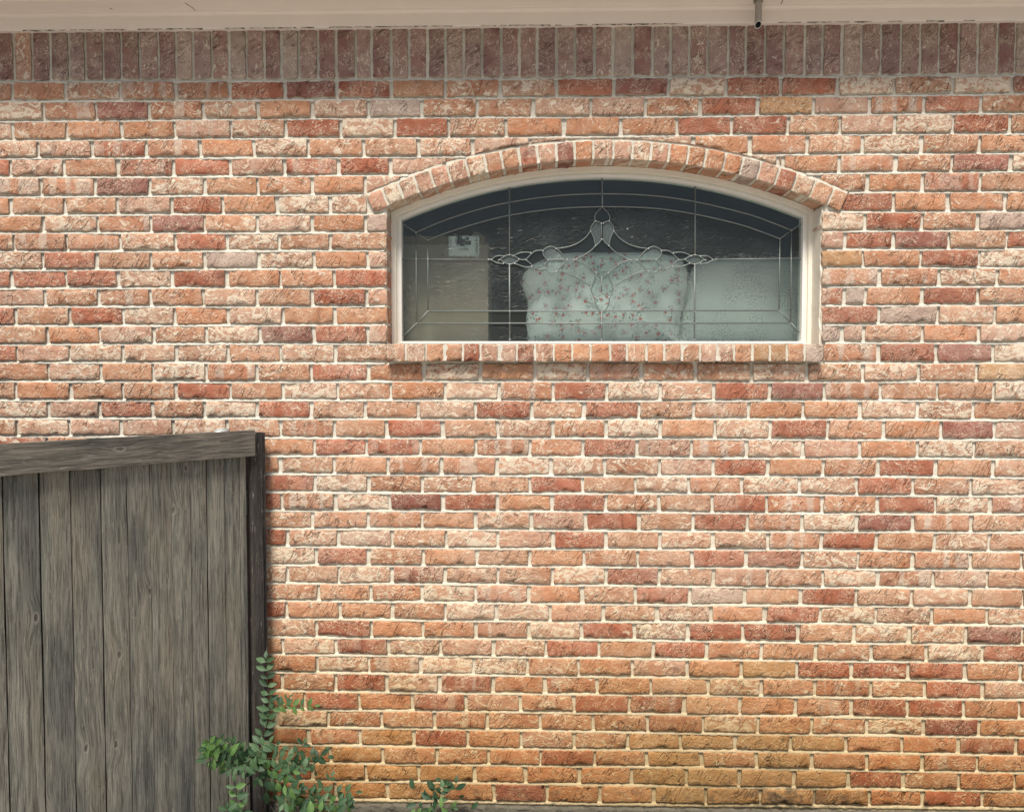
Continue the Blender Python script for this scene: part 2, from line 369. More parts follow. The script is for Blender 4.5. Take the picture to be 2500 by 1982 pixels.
TONE = {  # base colour, pale smear, banding, dark core
 'O': ((.445, .220, .125), .30, .10, .10), 'R': ((.350, .132, .080), .26, .08, .30), 'D': ((.260, .112, .086), .20, .08, .20),
 'T': ((.425, .218, .132), .55, .20, .15), 'P': ((.430, .245, .172), .55, .40, .05), 'W': ((.430, .243, .162), .90, .20, .05),
 'B': ((.410, .200, .122), .42, .9, .12), 'C': ((.360, .158, .102), .40, .55, .70), 'G': ((.385, .275, .225), .34, .25, .0),
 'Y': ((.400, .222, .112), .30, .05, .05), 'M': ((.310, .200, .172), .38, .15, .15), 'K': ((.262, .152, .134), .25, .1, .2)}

def joints(spec):
    out = []; z = None
    for tok in spec.split():
        if tok == '|': out.append('|'); continue
        if tok[0].isalpha(): z = tok[0]; tok = tok[1:]
        o, s = ZO[z]; out.append(o + float(tok) / s)
    return out

# window opening on the wall plane
WL, WR = UX(944, 680), UX(2008, 680)
ZB = U(1480, 839).z                                     # top of the sill bricks
ap = U(1480, 389.3); e0 = U(949, 499); e1 = U(2009, 501)
half = (e1.x - e0.x) / 2; sag = ap.z - (e0.z + e1.z) / 2
AR = (half * half + sag * sag) / (2 * sag); AX = (e0.x + e1.x) / 2; AZ = ap.z - AR
AT = AR + .0655                                          # extrados radius
aw = math.asin(half / AR)
aL = math.asin((UX(914, 515) - AX) / AR); aR = math.asin((UX(2048, 513) - AX) / AR)
def arch_z(x, r=None, pad=0.0):
    r = (r or AT) + pad; d = r * r - (x - AX) ** 2
    return AZ + math.sqrt(d) if d > 0 else -9
xo0, xo1 = AX + AT * math.sin(aL), AX + AT * math.sin(aR)

bricks = []     # name, corners, depth, tone, protrusion, clip, y
def brick_geo(c, depth, y0, seed, clip=None, orient='h', jit=.0017):
    """one rough-faced brick; c = BL, BR, TR, TL in the wall plane"""
    BL, BR, TR, TL = [np.array(q, float) for q in c]
    L = max(np.linalg.norm(BR - BL), np.linalg.norm(TR - TL)); H = max(np.linalg.norm(TL - BL), np.linalg.norm(TR - BR))
    e = .0028
    nu = max(2, int(round((L - 2 * e) / .015))); nv = max(1, int(round((H - 2 * e) / .015)))
    us = [0] + [e / L + (1 - 2 * e / L) * i / nu for i in range(nu + 1)] + [1]
    vs = [0] + [e / H + (1 - 2 * e / H) * i / nv for i in range(nv + 1)] + [1]
    rr = random.Random(seed); W, Hn = len(us), len(vs)
    cx = (BL + BR + TR + TL) / 4
    tx, tz = rr.uniform(-.006, .006), rr.uniform(-.02, .02)
    V = []; bc = []; ed = []
    for j, v in enumerate(vs):
        for i, u in enumerate(us):
            p = (BL * (1-u) + BR * u) * (1 - v) + (TL * (1-u) + TR * u) * v
            if clip is not None:
                b = clip(p[0]); lo = (BL * (1-u) + BR * u)[1]; hi = (TL * (1-u) + TR * u)[1]
                if b > lo: p = np.array([p[0], b + (hi - b) * v if hi > b else b])
            edge = i in (0, W-1) or j in (0, Hn-1)
            y = y0
            if edge:
                y += .0008 + rr.uniform(0, .0018)
                k = 2.0 if j == 0 else 1.0
                if i in (0, W-1) and j in (0, Hn-1):      # rounded corner
                    p = p + (cx - p) / np.linalg.norm(cx - p) * rr.uniform(.0005, .0035)
                p = p + np.array([rr.uniform(-jit, jit), rr.uniform(-jit, jit) * k])
                if rr.random() < .07: p = p + np.array([0, (.004 if j == 0 else -.003)]) if j in (0, Hn-1) else p
            else:
                q = Vector((p[0] * 38, p[1] * 60, seed * 1.37))
                y += -.0016 * mn.noise(q) - .0012 * mn.noise(q * 2.3)
                if i in (1, W-2) or j in (1, Hn-2):
                    y += rr.uniform(0, .0012); p = p + np.array([rr.uniform(-.001, .001), rr.uniform(-.001, .001)])
            y += tx * (p[0] - cx[0]) / max(L, .05) + tz * (p[1] - cx[1])
            V.append((p[0], y, p[1]))
            lu, lv = (p[0] - cx[0], p[1] - cx[1])
            if orient == 'v': lu, lv = lv, lu
            bc.append((lu, lv, seed * .731)); ed.append(1.0 if edge else (.55 if (i in (1, W-2) or j in (1, Hn-2)) else 0.))
    f = [(j*W+i, j*W+i+1, (j+1)*W+i+1, (j+1)*W+i) for j in range(Hn-1) for i in range(W-1)]; sm = [True] * len(f)
    per = [i for i in range(W)] + [j*W+W-1 for j in range(1, Hn)] + [(Hn-1)*W+i for i in range(W-2, -1, -1)] + [j*W for j in range(Hn-2, 0, -1)]
    b = len(V)
    for q in per:
        V.append((V[q][0], y0 + depth, V[q][2])); x = bc[q]; bc.append((x[0], x[1] + depth, x[2])); ed.append(.3)
    m = len(per)
    for i in range(m):
        j = (i + 1) % m; f.append((per[j], per[i], b + i, b + j)); sm.append(False)
    return V, f, sm, bc, ed, (cx[0], y0, cx[1])

def tone_of(code, rr):
    c, w, bd, co = TONE[code]; k = rr.uniform(.88, 1.12); q = rr.uniform(-.06, .06)
    return (c[0] * k, c[1] * k * (1 + q), c[2] * k * (1 + 1.5 * q), 1.0), (max(0, w * rr.uniform(.75, 1.2)), min(1, bd * rr.uniform(.7, 1.1)), min(1, co * rr.uniform(.6, 1.3)), 1.0)

def brick_mesh(name, parts, local=None):
    V = []; F_ = []; SM = []; BC = []; ED = []; C = []; P = []
    for (v, f, sm, bc, ed, ctr), (tc, tp) in parts:
        b = len(V); V += v; F_ += [tuple(i + b for i in q) for q in f]; SM += sm; BC += bc; ED += ed
        C += [tc] * len(v); P += [tp] * len(v)
    V = np.array(V, dtype=np.float64)
    if local is not None: V = V - np.array(local)
    me = bpy.data.meshes.new(name); me.from_pydata(V.tolist(), [], F_); me.polygons.foreach_set('use_smooth', SM)
    for nm, ty, dat, key in (('bc', 'FLOAT_VECTOR', BC, 'vector'), ('col', 'FLOAT_COLOR', C, 'color'), ('par', 'FLOAT_COLOR', P, 'color'), ('edge', 'FLOAT', ED, 'value')):
        a = me.attributes.new(nm, ty, 'POINT'); a.data.foreach_set(key, np.array(dat, dtype=np.float32).ravel())
    me.materials.append(BRICK); me.update(); return me

wall = empty('brick_wall', (0, 0, 0), 'mottled red and cream brick wall of a house, filling the picture behind the fence', 'wall')
RANDC = 'OORTTTPPWWWBBCGD'
XMIN, XMAX = -3.3, 3.2
field = []
vj = {}
for k in range(1, 40):
    spec, codes = COURSES[k]; J = joints(spec); codes = codes.replace('|', '')
    zt = lambda X, k=k: lz(k - 1, X) - .0064
    zb = lambda X, k=k: lz(k, X) + .0052
    ym = proj((0, 0, (LINES[k-1][0] + LINES[k][0]) / 2))[1]
    segs = []; cur = []
    for j in J:
        if j == '|': segs.append(cur); cur = []
        else: cur.append(UX(j, ym))
    segs.append(cur)
    pitch = .2005
    # extend left and right beyond the picture
    lead = []; x = segs[0][0] - pitch
    while x > XMIN: lead.insert(0, x); x -= pitch
    trail = []; x = segs[-1][-1] + pitch
    while x < XMAX: trail.append(x); x += pitch
    nlead = len(lead); rc = random.Random(k * 31)
    ci = 0
    for si, sg in enumerate(segs):
        first, last = si == 0, si == len(segs) - 1
        lo = (lead if first else []) + sg + (trail if last else [])
        if first: lo = [lo[0] - pitch] + lo
        if last: lo = lo + [lo[-1] + pitch]
        nl = (nlead + 0) if first else 0
        for i in range(len(lo) - 1):
            a, b = lo[i], lo[i+1]
            inphoto = (not first or i >= nl) and (not last or i < len(lo) - 1 - len(trail))
            if inphoto and ci < len(codes): code = codes[ci]; ci += 1
            else: code = rc.choice(RANDC)
            ga = rc.uniform(.0050, .0090); gb = rc.uniform(.0050, .0090)
            endw = (not last and i == len(lo) - 2); startw = (not first and i == 0)
            if endw: gb = 0.0
            if startw: ga = 0.0
            xa, xb = a + ga, b - gb
            sh = rc.uniform(-.002, .002); h1, h2, h3, h4 = [rc.uniform(-.0014, .0014) for _ in range(4)]
            c = [(xa + sh, zb(xa) + h1), (xb + sh, zb(xb) + h2), (xb - sh, zt(xb) + h3), (xa - sh, zt(xa) + h4)]
            clip = None
            if 4 <= k <= 7 and xb > xo0 - .03 and xa < xo1 + .03:
                pad = .010
                cl = lambda q: arch_z(q, None, pad) if xo0 - .006 < q < xo1 + .006 else -9
                # shrink the brick to where it is at least 6 mm tall
                ok = [q for q in np.linspace(xa, xb, 60) if zt(q) - max(zb(q), cl(q)) > .007]
                if len(ok) < 6: continue
                xa, xb = ok[0], ok[-1]
                c = [(xa, zb(xa)), (xb, zb(xb)), (xb, zt(xb)), (xa, zt(xa))]; clip = cl
                if k == 7:                                # cut end beside the springer
                    clip = None
            if k == 7 and endw: c = [(xa, zb(xa)), (UX(894, ym), zb(xb)), (UX(893, ym), zt(xb)), (xa, zt(xa))]
            if k == 7 and startw: c = [(UX(2056, ym), zb(xa)), (xb, zb(xb)), (xb, zt(xb)), (UX(2070, ym), zt(xa))]
            depth = .105 if (endw or startw) else .03
            y0 = rc.uniform(-.0025, .002)
            field.append((c, depth, y0, clip, code, rc.randint(1, 99999)))
            if b < 50: vj.setdefault(k, []).append(b)
    if ci != len(codes): print('codes', k, ci, len(codes))

# soldier course
SJ = joints("A80 200 308 430 530 645 755 872 990 1100 1208 1325 1433 1543 1652 1762 1872 1990 2105 B98 195 320 433 548 660 775 890 1010 1125 1235 1357 1472 1595 1712 1835 1960 2075 C60 175 305 415 535 655 785 895 1020 1140 1262 1385 1510 1625 1750 1872 1995 2105")
SC = "RTDGTGDTTDPTWPTRPTDDG" "DTDDPGRDTRTDTPDTTTGDDRTGRPTRTTRTTDPPGDR"
SX = [UX(j, 130) for j in SJ]
while SX[0] > XMIN: SX.insert(0, SX[0] - .0675)
while SX[-1] < XMAX: SX.append(SX[-1] + .0675)
ZT = 2.928
soldier = []
rc = random.Random(5); off = len(SX) - len(SJ)
n_left = sum(1 for x in SX if x < UX(SJ[0], 130) - .01)
for i in range(len(SX) - 1):
    a, b = SX[i], SX[i+1]; g = rc.uniform(.0045, .0065)
    q = i - n_left + 1
    code = dict(R='K', D='K', T='M', O='M', P='G').get(SC[q] if 0 <= q < len(SC) else rc.choice('RTDGPT'), 'M')  # duller mauve tones: the eave's shade is put into this course's colour
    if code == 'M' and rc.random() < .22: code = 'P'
    zb_ = lz(0, a) + .0065
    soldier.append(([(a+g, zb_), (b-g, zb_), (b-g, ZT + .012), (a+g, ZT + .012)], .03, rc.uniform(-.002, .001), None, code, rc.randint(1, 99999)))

# arch bricks
AJ = joints("F180 290 405 520 640 770 900 1020 1145 1275 1410 1540 1675 1820 G188 322 450 585 710 845 970 1095 1225 1350 1480 1610")
def ang(px):
    X = UX(px, 400 + abs(px - 1480) ** 2 * 3.6e-4); return math.asin(max(-1, min(1, (X - AX) / (AR + .03))))
AA = [aL - .003] + [ang(p) for p in AJ] + [aR + .003]
AC = "PWPPPPWTTCPDOPPWPOOOOGPRWTT"
arch = []
for i in range(len(AA) - 1):
    g = .0048 / AR; a, b = AA[i] + g, AA[i+1] - g
    pt = lambda t, r: (AX + math.sin(t) * r, AZ + math.cos(t) * r)
    arch.append(([pt(a, AR), pt(b, AR), pt(b, AT), pt(a, AT)], .105, rc.uniform(-.006, -.002), None, AC[i], rc.randint(1, 99999)))
# rowlock sill bricks, proud of the wall
SY = -.032
ZS1 = U(1480, 840, SY).z; ZS0 = U(1480, 883, SY).z
LJ = joints("F191 325 470 603 735 862 993 1123 1255 1390 1525 1655 G30 150 290 420 545 675 800 922 1053 1178 1303 1430 1560")
LC = "TPOORPPCPOOORTOTTPPOYYOG"
sill = []
for i in range(len(LJ) - 1):
    a, b = UX(LJ[i], 860, SY), UX(LJ[i+1], 860, SY); g = rc.uniform(.0035, .005)
    if i == 0: a -= g
    if i == len(LJ) - 2: b += g
    sill.append(([(a+g, ZS0), (b-g, ZS0), (b-g, ZS1), (a+g, ZS1)], .13, SY + rc.uniform(-.002, .002), None, LC[i], rc.randint(1, 99999)))

def emit(name, spec, orient='h'):
    c, depth, y0, clip, code, seed = spec
    g = brick_geo(c, depth, y0, seed, clip, orient); t = tone_of(code, random.Random(seed))
    return g, t
# the 300 field bricks that show largest become parts, the others one joined part
def vis(spec):
    c = spec[0]; a = proj((c[0][0], 0, c[0][1])); b = proj((c[2][0], 0, c[2][1]))
    w = min(b[0], 2500) - max(a[0], 0); h = min(a[1], 1982) - max(b[1], 0)
    if w <= 0 or h <= 0: return 0
    cxp, cyp = (a[0] + b[0]) / 2, (a[1] + b[1]) / 2
    if cxp < 650 and cyp > 1080: return 0
    return w * h
order = sorted(range(len(field)), key=lambda i: -vis(field[i]))
single = set(order[:300]); rest = []
for i, sp in enumerate(field):
    g, t = emit('brick', sp)
    if i in single:
        link('brick', brick_mesh('brick', [(g, t)], g[5]), None, wall, g[5])
    else: rest.append((g, t))
tag(link('brick_courses', brick_mesh('brick_courses', rest), None, wall), kind='stuff')
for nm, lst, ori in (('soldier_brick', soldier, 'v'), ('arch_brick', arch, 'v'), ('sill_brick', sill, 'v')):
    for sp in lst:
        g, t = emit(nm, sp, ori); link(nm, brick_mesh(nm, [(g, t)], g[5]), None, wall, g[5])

# mortar: back sheet with the opening left out, and a weathered bed joint under each course
mb = MB()
xs = list(np.arange(XMIN - .2, XMAX + .21, .02)) + [WL, WR]; xs = sorted(set(round(float(x), 4) for x in xs))
MY = .0085
def strip(xa, xb, z0a, z0b, z1a, z1b, y0=MY, y1=None):
    y1 = y0 if y1 is None else y1
    mb.add([(xa, y0, z0a), (xb, y0, z0b), (xb, y1, z1b), (xa, y1, z1a)], [(0, 1, 2, 3)])
for a, b in zip(xs[:-1], xs[1:]):
    if a >= WL - 1e-4 and b <= WR + 1e-4:
        strip(a, b, .05, .05, ZS0 + .002, ZS0 + .002)
        strip(a, b, arch_z(a, AR) + .004, arch_z(b, AR) + .004, 2.95, 2.95)
    else: strip(a, b, .05, .05, 2.95, 2.95)
rj = random.Random(3)
for k in range(0, 40):
    prev = None; x = XMIN - .2
    while x < XMAX + .2:
        inw = WL - .005 < x < WR + .005; z = lz(k, x)
        if (inw and ZS0 - .01 < z < arch_z(x, AT) + .012) or (xo0 - .004 < x < xo1 + .004 and e0.z - .02 < z < arch_z(x, AT) + .010):
            prev = None; x += .011; continue
        cur = (x, z - .0084 + rj.uniform(-.0014, .0014), -.0005 + rj.uniform(0, .0026), z + .0005 + rj.uniform(-.0015, .0015), .0068 + rj.uniform(-.001, .0015), z + .0085)
        if prev:
            p = prev
            vs = [(p[0], .0045, p[1]-.002), (cur[0], .0045, cur[1]-.002), (cur[0], cur[2], cur[1]+.0012), (p[0], p[2], p[1]+.0012),
                  (cur[0], cur[4], cur[3]), (p[0], p[4], p[3]), (cur[0], .012, cur[5]), (p[0], .012, p[5])]
            mb.add(vs, [(0, 1, 2, 3), (3, 2, 4, 5), (5, 4, 6, 7)], True)
        prev = cur; x += .011
# mortar between the arch bricks, over the crown and inside the reveals
for i in range(60):
    t0 = aL + (aR - aL) * i / 60; t1 = aL + (aR - aL) * (i+1) / 60
    q = lambda t, r: (AX + math.sin(t) * r, AZ + math.cos(t) * r)
    A0, A1, B0, B1 = q(t0, AR + .003), q(t1, AR + .003), q(t0, AT - .002), q(t1, AT - .002)
    C0, C1 = q(t0, AT + .010), q(t1, AT + .010)
    mb.add([(A0[0], .0035, A0[1]), (A1[0], .0035, A1[1]), (B1[0], .0025, B1[1]), (B0[0], .0025, B0[1]), (C1[0], .0040, C1[1]), (C0[0], .0040, C0[1]),
            (A0[0], .11, A0[1]), (A1[0], .11, A1[1])], [(0, 1, 2, 3), (3, 2, 4, 5), (0, 6, 7, 1)])
jz1 = AZ + math.cos(aw) * AR + .01
mb.add([(WL - .003, .004, ZB - .02), (WL - .003, .11, ZB - .02), (WL - .003, .11, jz1), (WL - .003, .004, jz1)], [(0, 1, 2, 3)])
mb.add([(WR + .003, .004, ZB - .02), (WR + .003, .11, ZB - .02), (WR + .003, .11, jz1), (WR + .003, .004, jz1)], [(0, 3, 2, 1)])
# sill bedding
sx0, sx1 = UX(LJ[0], 860, SY) + .002, UX(LJ[-1], 860, SY) - .002
mb.box(sx0, sx1, SY + .0045, .10, ZS0 + .003, ZS1 - .003)
me = mb.mesh('mortar', False); link('mortar', me, MORTAR, wall)
# solid backing so that the wall has a body beside the window
mb = MB(); TK = .16
mb.box(XMIN - .2, WL - .02, .02, TK, .0, 2.95); mb.box(WR + .02, XMAX + .2, .02, TK, .0, 2.95)
mb.box(WL - .0199, WR + .0199, .02, TK, .0, ZS0 - .01)
for i in range(40):
    a = WL - .0198 + (WR - WL + .0396) * i / 40; b = WL - .0198 + (WR - WL + .0396) * (i + 1) / 40
    z0, z1 = arch_z(min(max(a, WL), WR), AR) + .02, arch_z(min(max(b, WL), WR), AR) + .02
    mb.add([(a, .02, z0), (b, .02, z1), (b, TK, z1), (a, TK, z0), (a, .02, 2.95), (b, .02, 2.95), (b, TK, 2.95), (a, TK, 2.95)],
           [(0, 3, 2, 1), (4, 5, 6, 7), (0, 1, 5, 4), (2, 3, 7, 6)])
link('wall_backing', mb.mesh('wall_backing'), MORTAR, wall)
# pale mortar-smeared return of the right jamb
mb = MB(); zr = jz1 - .02
rj = random.Random(11); nz = 26; vv = []
for i in range(nz + 1):
    z = ZB - .004 + (zr - ZB + .004) * i / nz
    vv += [(WR - .004 + rj.uniform(-.0012, .0012), .012 + rj.uniform(-.004, .006), z), (WR - .0045 + rj.uniform(-.0008, .0008), .11, z)]
mb.add(vv, [(2*i, 2*i+2, 2*i+3, 2*i+1) for i in range(nz)], True)
vv2 = [(WR + .002, v[1] - .002, v[2]) if j % 2 == 0 else v for j, v in enumerate(vv)]
mb.add([q for i in range(nz + 1) for q in (vv[2*i], vv2[2*i])], [(2*i, 2*i+1, 2*i+3, 2*i+2) for i in range(nz)])
link('jamb_render', mb.mesh('jamb_render', False), RENDERW, wall)
# concrete footing
n = N('footing_concrete', .95, .1); P = n.pos(); x_, y_, z_ = n.sep(P)
c = n.mix(n.noise(n.map(P, sc=(1, 1, 3)), 9, 6, .7), (.050, .045, .038), (.17, .155, .125))
c = n.mix(n.ss(n.noise(n.map(P, sc=(1, 1, 4)), 26, 5, .7), .50, .62), c, (.045, .042, .036))
c = n.mix(n.math('MULTIPLY', n.ss(z_, .070, .088), .35), c, (.26, .225, .16))
FOOT = n.out(c, n.bump(n.noise(n.map(P, sc=(1, 1, 4)), 40, 6, .7), 1.0, .012))
mb = MB(); rj = random.Random(9); nx = 260; vs = []
for i in range(nx + 1):
    x = XMIN - .2 + (XMAX - XMIN + .4) * i / nx
    vs += [(x, .02, .083), (x, -.010 + rj.uniform(-.006, .006), .080 + rj.uniform(-.006, .006)), (x, -.020 + rj.uniform(-.006, .005), .05), (x, -.022 + rj.uniform(-.006, .006), -.1)]
mb.add(vs, [(4*i+j, 4*i+j+1, 4*i+4+j+1, 4*i+4+j) for i in range(nx) for j in range(3)], True)
link('footing', mb.mesh('footing', True), FOOT, wall)

# ------------------------------------------------------------------ ground
n = N('soil', .95, .1); P = n.pos()
c = n.mix(n.noise(P, 5, 6, .7), (.035, .028, .019), (.10, .082, .055))
c = n.mix(n.ss(n.noise(P, 2.2, 5, .6), .45, .6), c, (.06, .085, .03))
SOIL = n.out(c, n.bump(n.noise(P, 50, 5, .7), 1, .02))
me = bpy.data.meshes.new('ground'); me.from_pydata([(-400, -400, 0), (400, -400, 0), (400, 400, 0), (-400, 400, 0)], [], [(0, 1, 2, 3)])
tag(link('ground', me, SOIL), kind='structure')

n = N('bounce_concrete', .9, .15); P = n.pos()
BOUNCE = n.out(n.mix(n.noise(P, 3, 6, .65), (.46, .44, .41), (.56, .54, .505)), n.bump(n.noise(P, 90, 4), .3, .003))
mb = MB()
for i in range(7):
    mb.box(-9 + i * 3.0, -6.012 + i * 3.0, -6.5, -.75, -.05, .03)  # unseen pale slabs added to bounce light up onto the soffit
tag(link('bounce_slabs', mb.mesh('bounce_slabs'), BOUNCE), kind='structure')

# ------------------------------------------------------------------ eave
eave = empty('roof_eave', (0, 0, 2.93), 'beige painted soffit and frieze trim running along the top of the brick wall', 'eave')
def prof(name, pts, mat, par, x0=XMIN - .2, x1=XMAX + .2, zoff=-2.93):
    m = MB(); k = len(pts); nx = 40; vs = []
    for i in range(nx + 1):
        x = x0 + (x1 - x0) * i / nx
        vs += [(x, p[0], p[1] + zoff) for p in pts]
    m.add(vs, [(i*k+j, (i+1)*k+j, (i+1)*k+(j+1) % k, i*k+(j+1) % k) for i in range(nx) for j in range(k)] + [tuple(range(k)), tuple(nx*k + j for j in range(k-1, -1, -1))])
    return link(name, m.mesh(name, True), mat, par)
zt_ = ZT
prof('frieze_board', [(.03, zt_ + .001), (-.018, zt_), (-.020, zt_ + .003), (-.020, zt_ + .055), (.03, zt_ + .055)], EAVE, eave)
prof('cove_bead', [(-.0195, zt_ + .046), (-.030, zt_ + .047), (-.034, zt_ + .052), (-.034, zt_ + .060), (-.0195, zt_ + .060)], EAVE, eave)
prof('soffit_board', [(-.030, zt_ + .0585), (-.120, zt_ + .0585), (-.120, zt_ + .075), (-.030, zt_ + .075)], EAVE, eave)
prof('ridge_bead', [(-.1195, zt_ + .052), (-.129, zt_ + .053), (-.131, zt_ + .060), (-.1195, zt_ + .066)], EAVE, eave)
prof('outer_soffit_board', [(-.1205, zt_ + .0615), (-.175, zt_ + .0615), (-.175, zt_ + .08), (-.1205, zt_ + .08)], EAVE, eave)
prof('fascia_board', [(-.1755, zt_ + .050), (-.195, zt_ + .050), (-.195, zt_ + .20), (-.1755, zt_ + .20)], EAVE, eave)
n = N('roof_shingle', .95, .1); ROOF = n.out(n.mix(n.noise(n.pos(), 30, 4), (.05, .045, .04), (.10, .09, .08)))
prof('roof', [(-.22, zt_ + .202), (.8, zt_ + .61), (.8, zt_ + .65), (-.22, zt_ + .24)], ROOF, eave)
# caulk crumbs and cobweb dirt along the frieze's lower edge
n = N('old_caulk', .9, .1); CAULK = n.out(n.mix(n.ss(n.noise(n.pos(), 60, 4, .7), .42, .56), (.06, .05, .045), (.50, .44, .37)))
mb = MB(); rj = random.Random(21); x = XMIN
while x < XMAX:
    L = rj.uniform(.01, .09)
    if rj.random() < .7:
        k = max(2, int(L / .012)); top = []; bot = []
        for i in range(k + 1):
            top.append((x + L * i / k, -.0205, zt_ + .002)); bot.append((x + L * i / k, -.0195 + rj.uniform(-.002, .001), zt_ - rj.uniform(-.001, .0035)))
        mb.add(top + bot, [(i, k + 1 + i, k + 2 + i, i + 1) for i in range(k)], True)
    x += L + rj.uniform(0, .02)
for v in range(len(mb.v)): mb.v[v] = (mb.v[v][0], mb.v[v][1], mb.v[v][2] - 2.93)
tag(link('caulk_line', mb.mesh('caulk_line'), CAULK, eave), kind='stuff')

def on_soffit(px, py):
    D = _fw * F + _rt * (px - 1250) - _up * (py - 991); t = (zt_ + .058 - CAM.z) / D.z; p = CAM + D * t; return (p.x, p.y, p.z - 2.93)
n = N('crack_dirt', .9, .1); CRK = n.out((.10, .085, .07))
for pts in ([(452, 8), (470, 20), (484, 34)], [(474, 34), (486, 38), (486, 46)], [(1912, 0), (1905, 14), (1900, 22)], [(1868, 22), (1885, 24), (1900, 22)], [(268, 21), (274, 23)], [(600, 60), (622, 58)], [(954, 27), (962, 28)], [(1680, 18), (1700, 16)]):
    m = MB(); m.tube([on_soffit(*q) for q in pts], .0011, 5); link('paint_crack', m.mesh('paint_crack'), CRK, eave)

# drain pipe stub
n = N('grey_pvc', .5, .4); PVC = n.out(n.mix(n.noise(n.pos(), 40, 3), (.30, .27, .24), (.38, .35, .31)))
n = N('pvc_cut_edge', .6, .3); PVCE = n.out((.62, .60, .56))
n = N('pipe_bore', .9, .1); BORE = n.out((.02, .022, .028))
pb = U(1851, 61, -.065); ptop = zt_ + .058
pipe = empty('drain_pipe', (pb.x, -.065, ptop), 'short grey drain pipe stub poking down from the soffit', 'pipe')
n_ = 20; ro, ri = .0118, .0098
def ring(r, z0, k):
    return [(math.cos(2*math.pi*i/n_) * r, math.sin(2*math.pi*i/n_) * r, z0 - k * math.sin(2*math.pi*i/n_) * r) for i in range(n_)]
zlow = pb.z - ptop
mb = MB(); a = ring(ro, 0, 0); b = ring(ro, zlow, .75)
mb.add(a + b, [(i, (i+1) % n_, n_ + (i+1) % n_, n_ + i) for i in range(n_)], True); link('tube', mb.mesh('tube', True), PVC, pipe)
mb = MB(); b2 = ring(ro, zlow - .0005, .75); c2 = ring(ri, zlow - .0005, .75)
mb.add(b2 + c2, [(i, n_ + i, n_ + (i+1) % n_, (i+1) % n_) for i in range(n_)]); link('cut_edge', mb.mesh('cut_edge'), PVCE, pipe)
mb = MB(); d2 = ring(ri, zlow + .06, 0); mb.add(c2 + d2 + [(0, 0, zlow + .06)], [(i, n_ + i, n_ + (i+1) % n_, (i+1) % n_) for i in range(n_)] + [(n_ + i, 2*n_, n_ + (i+1) % n_) for i in range(n_)], True); link('bore', mb.mesh('bore'), BORE, pipe)
mb = MB(); rj = random.Random(4); vs = []
for i in range(n_):
    q = 2*math.pi*i/n_; r = .0175 + rj.uniform(-.002, .003)
    vs += [(math.cos(q) * .0157, math.sin(q) * .0157, -.006), (math.cos(q) * r, math.sin(q) * r, .0)]
mb.add(vs, [(2*i, 2*((i+1) % n_), 2*((i+1) % n_)+1, 2*i+1) for i in range(n_)], True); link('sealant_collar', mb.mesh('sealant_collar', True), CAULK, pipe)

# ------------------------------------------------------------------ window
win = empty('arched_window', (AX, .11, ZB), 'wide segmental arched window with leaded decorative glass in a cream frame', 'window')
def outline(o, ob=None, na=40):
    """window opening shape inset by o (bottom by ob)"""
    ob = o if ob is None else ob
    x0, x1, r = WL + o, WR - o, AR - o
    t1 = math.asin((x1 - AX) / r); t0 = math.asin((x0 - AX) / r)
    pts = [(x0, ZB - .004 + ob), (x1, ZB - .004 + ob)]
    for i in range(na + 1):
        t = t1 + (t0 - t1) * i / na; pts.append((AX + math.sin(t) * r, AZ + math.cos(t) * r))
    return pts
def ringmesh(name, o0, b0, o1, b1, y0, y1, mat):
    A_, B_ = outline(o0, b0), outline(o1, b1); k = len(A_); m = MB()
    L = lambda p, y: (p[0] - AX, y - .11, p[1] - ZB)
    vs = [L(p, y0) for p in A_] + [L(p, y0) for p in B_] + [L(p, y1) for p in B_] + [L(p, y1) for p in A_]
    fs = []
    for i in range(k):
        j = (i + 1) % k
        for q in range(4): fs.append((q*k+i, q*k+j, ((q+1) % 4)*k+j, ((q+1) % 4)*k+i))
    m.add(vs, fs); return link(name, m.mesh(name, True), mat, win)
ringmesh('outer_frame', .0, .0, .019, .006, .094, .150, FRAME)
ringmesh('frame_step', .0185, .006, .0275, .010, .106, .150, FRAME)
ringmesh('glazing_bead', .0270, .0095, .0375, .017, .101, .150, SASH)
GY = .126
def LP(px, py, y=GY):
    p = U(px, py, y); return (p.x - AX, y - .11, p.z - ZB)
K = lambda x, y: (1400 + x / 7.12, 500 + y / 7.12)
Lz = lambda x, y: (1170 + x / 7.12, 500 + y / 7.12)
Fz = lambda x, y: (880 + x / 2.947, 320 + y / 2.947)
Gz = lambda x, y: (1480 + x / 2.947, 320 + y / 2.947)
n = N('lead_came', .45, .5); n.b.inputs['Metallic'].default_value = .15
LEAD = n.out(n.mix(n.noise(n.pos(), 90, 4, .6), (.105, .13, .128), (.21, .245, .24)), n.bump(n.noise(n.pos(), 300, 3), .4, .001))
n = N('solder', .3, .6); n.b.inputs['Metallic'].default_value = .4; SOLDER = n.out((.42, .45, .45))
ends = []
def came(pts, w=.0030, smooth=True, solder=True, n6=5):
    q = smooth_line(pts, n6) if smooth else pts
    m = MB(); m.tube([LP(p[0], p[1], GY - .0035) for p in q], w * .95, 6, True, ry=.0028)
    o = link('came', m.mesh('came', True), LEAD, win)
    if solder: ends.append(LP(*pts[0], GY - .005)); ends.append(LP(*pts[-1], GY - .005))
    return o
MX = 1470.2
mir = lambda P: [(2 * MX - p[0], p[1]) for p in P]
outer = [(1015.7,567.7),(1080,540),(1160,514),(1241,494.8),(1355,478.5),(1470.4,473.4),(1592,477.8),(1699,493),(1819,521),(1878,541),(1932,562.6)]
inner = [(1044.6,586.4),(1095,567),(1165,545),(1241,526.3),(1355,510),(1470.4,505),(1592,508.3),(1697,523),(1802,547),(1856,565),(1904,583)]
came(outer); came(inner)
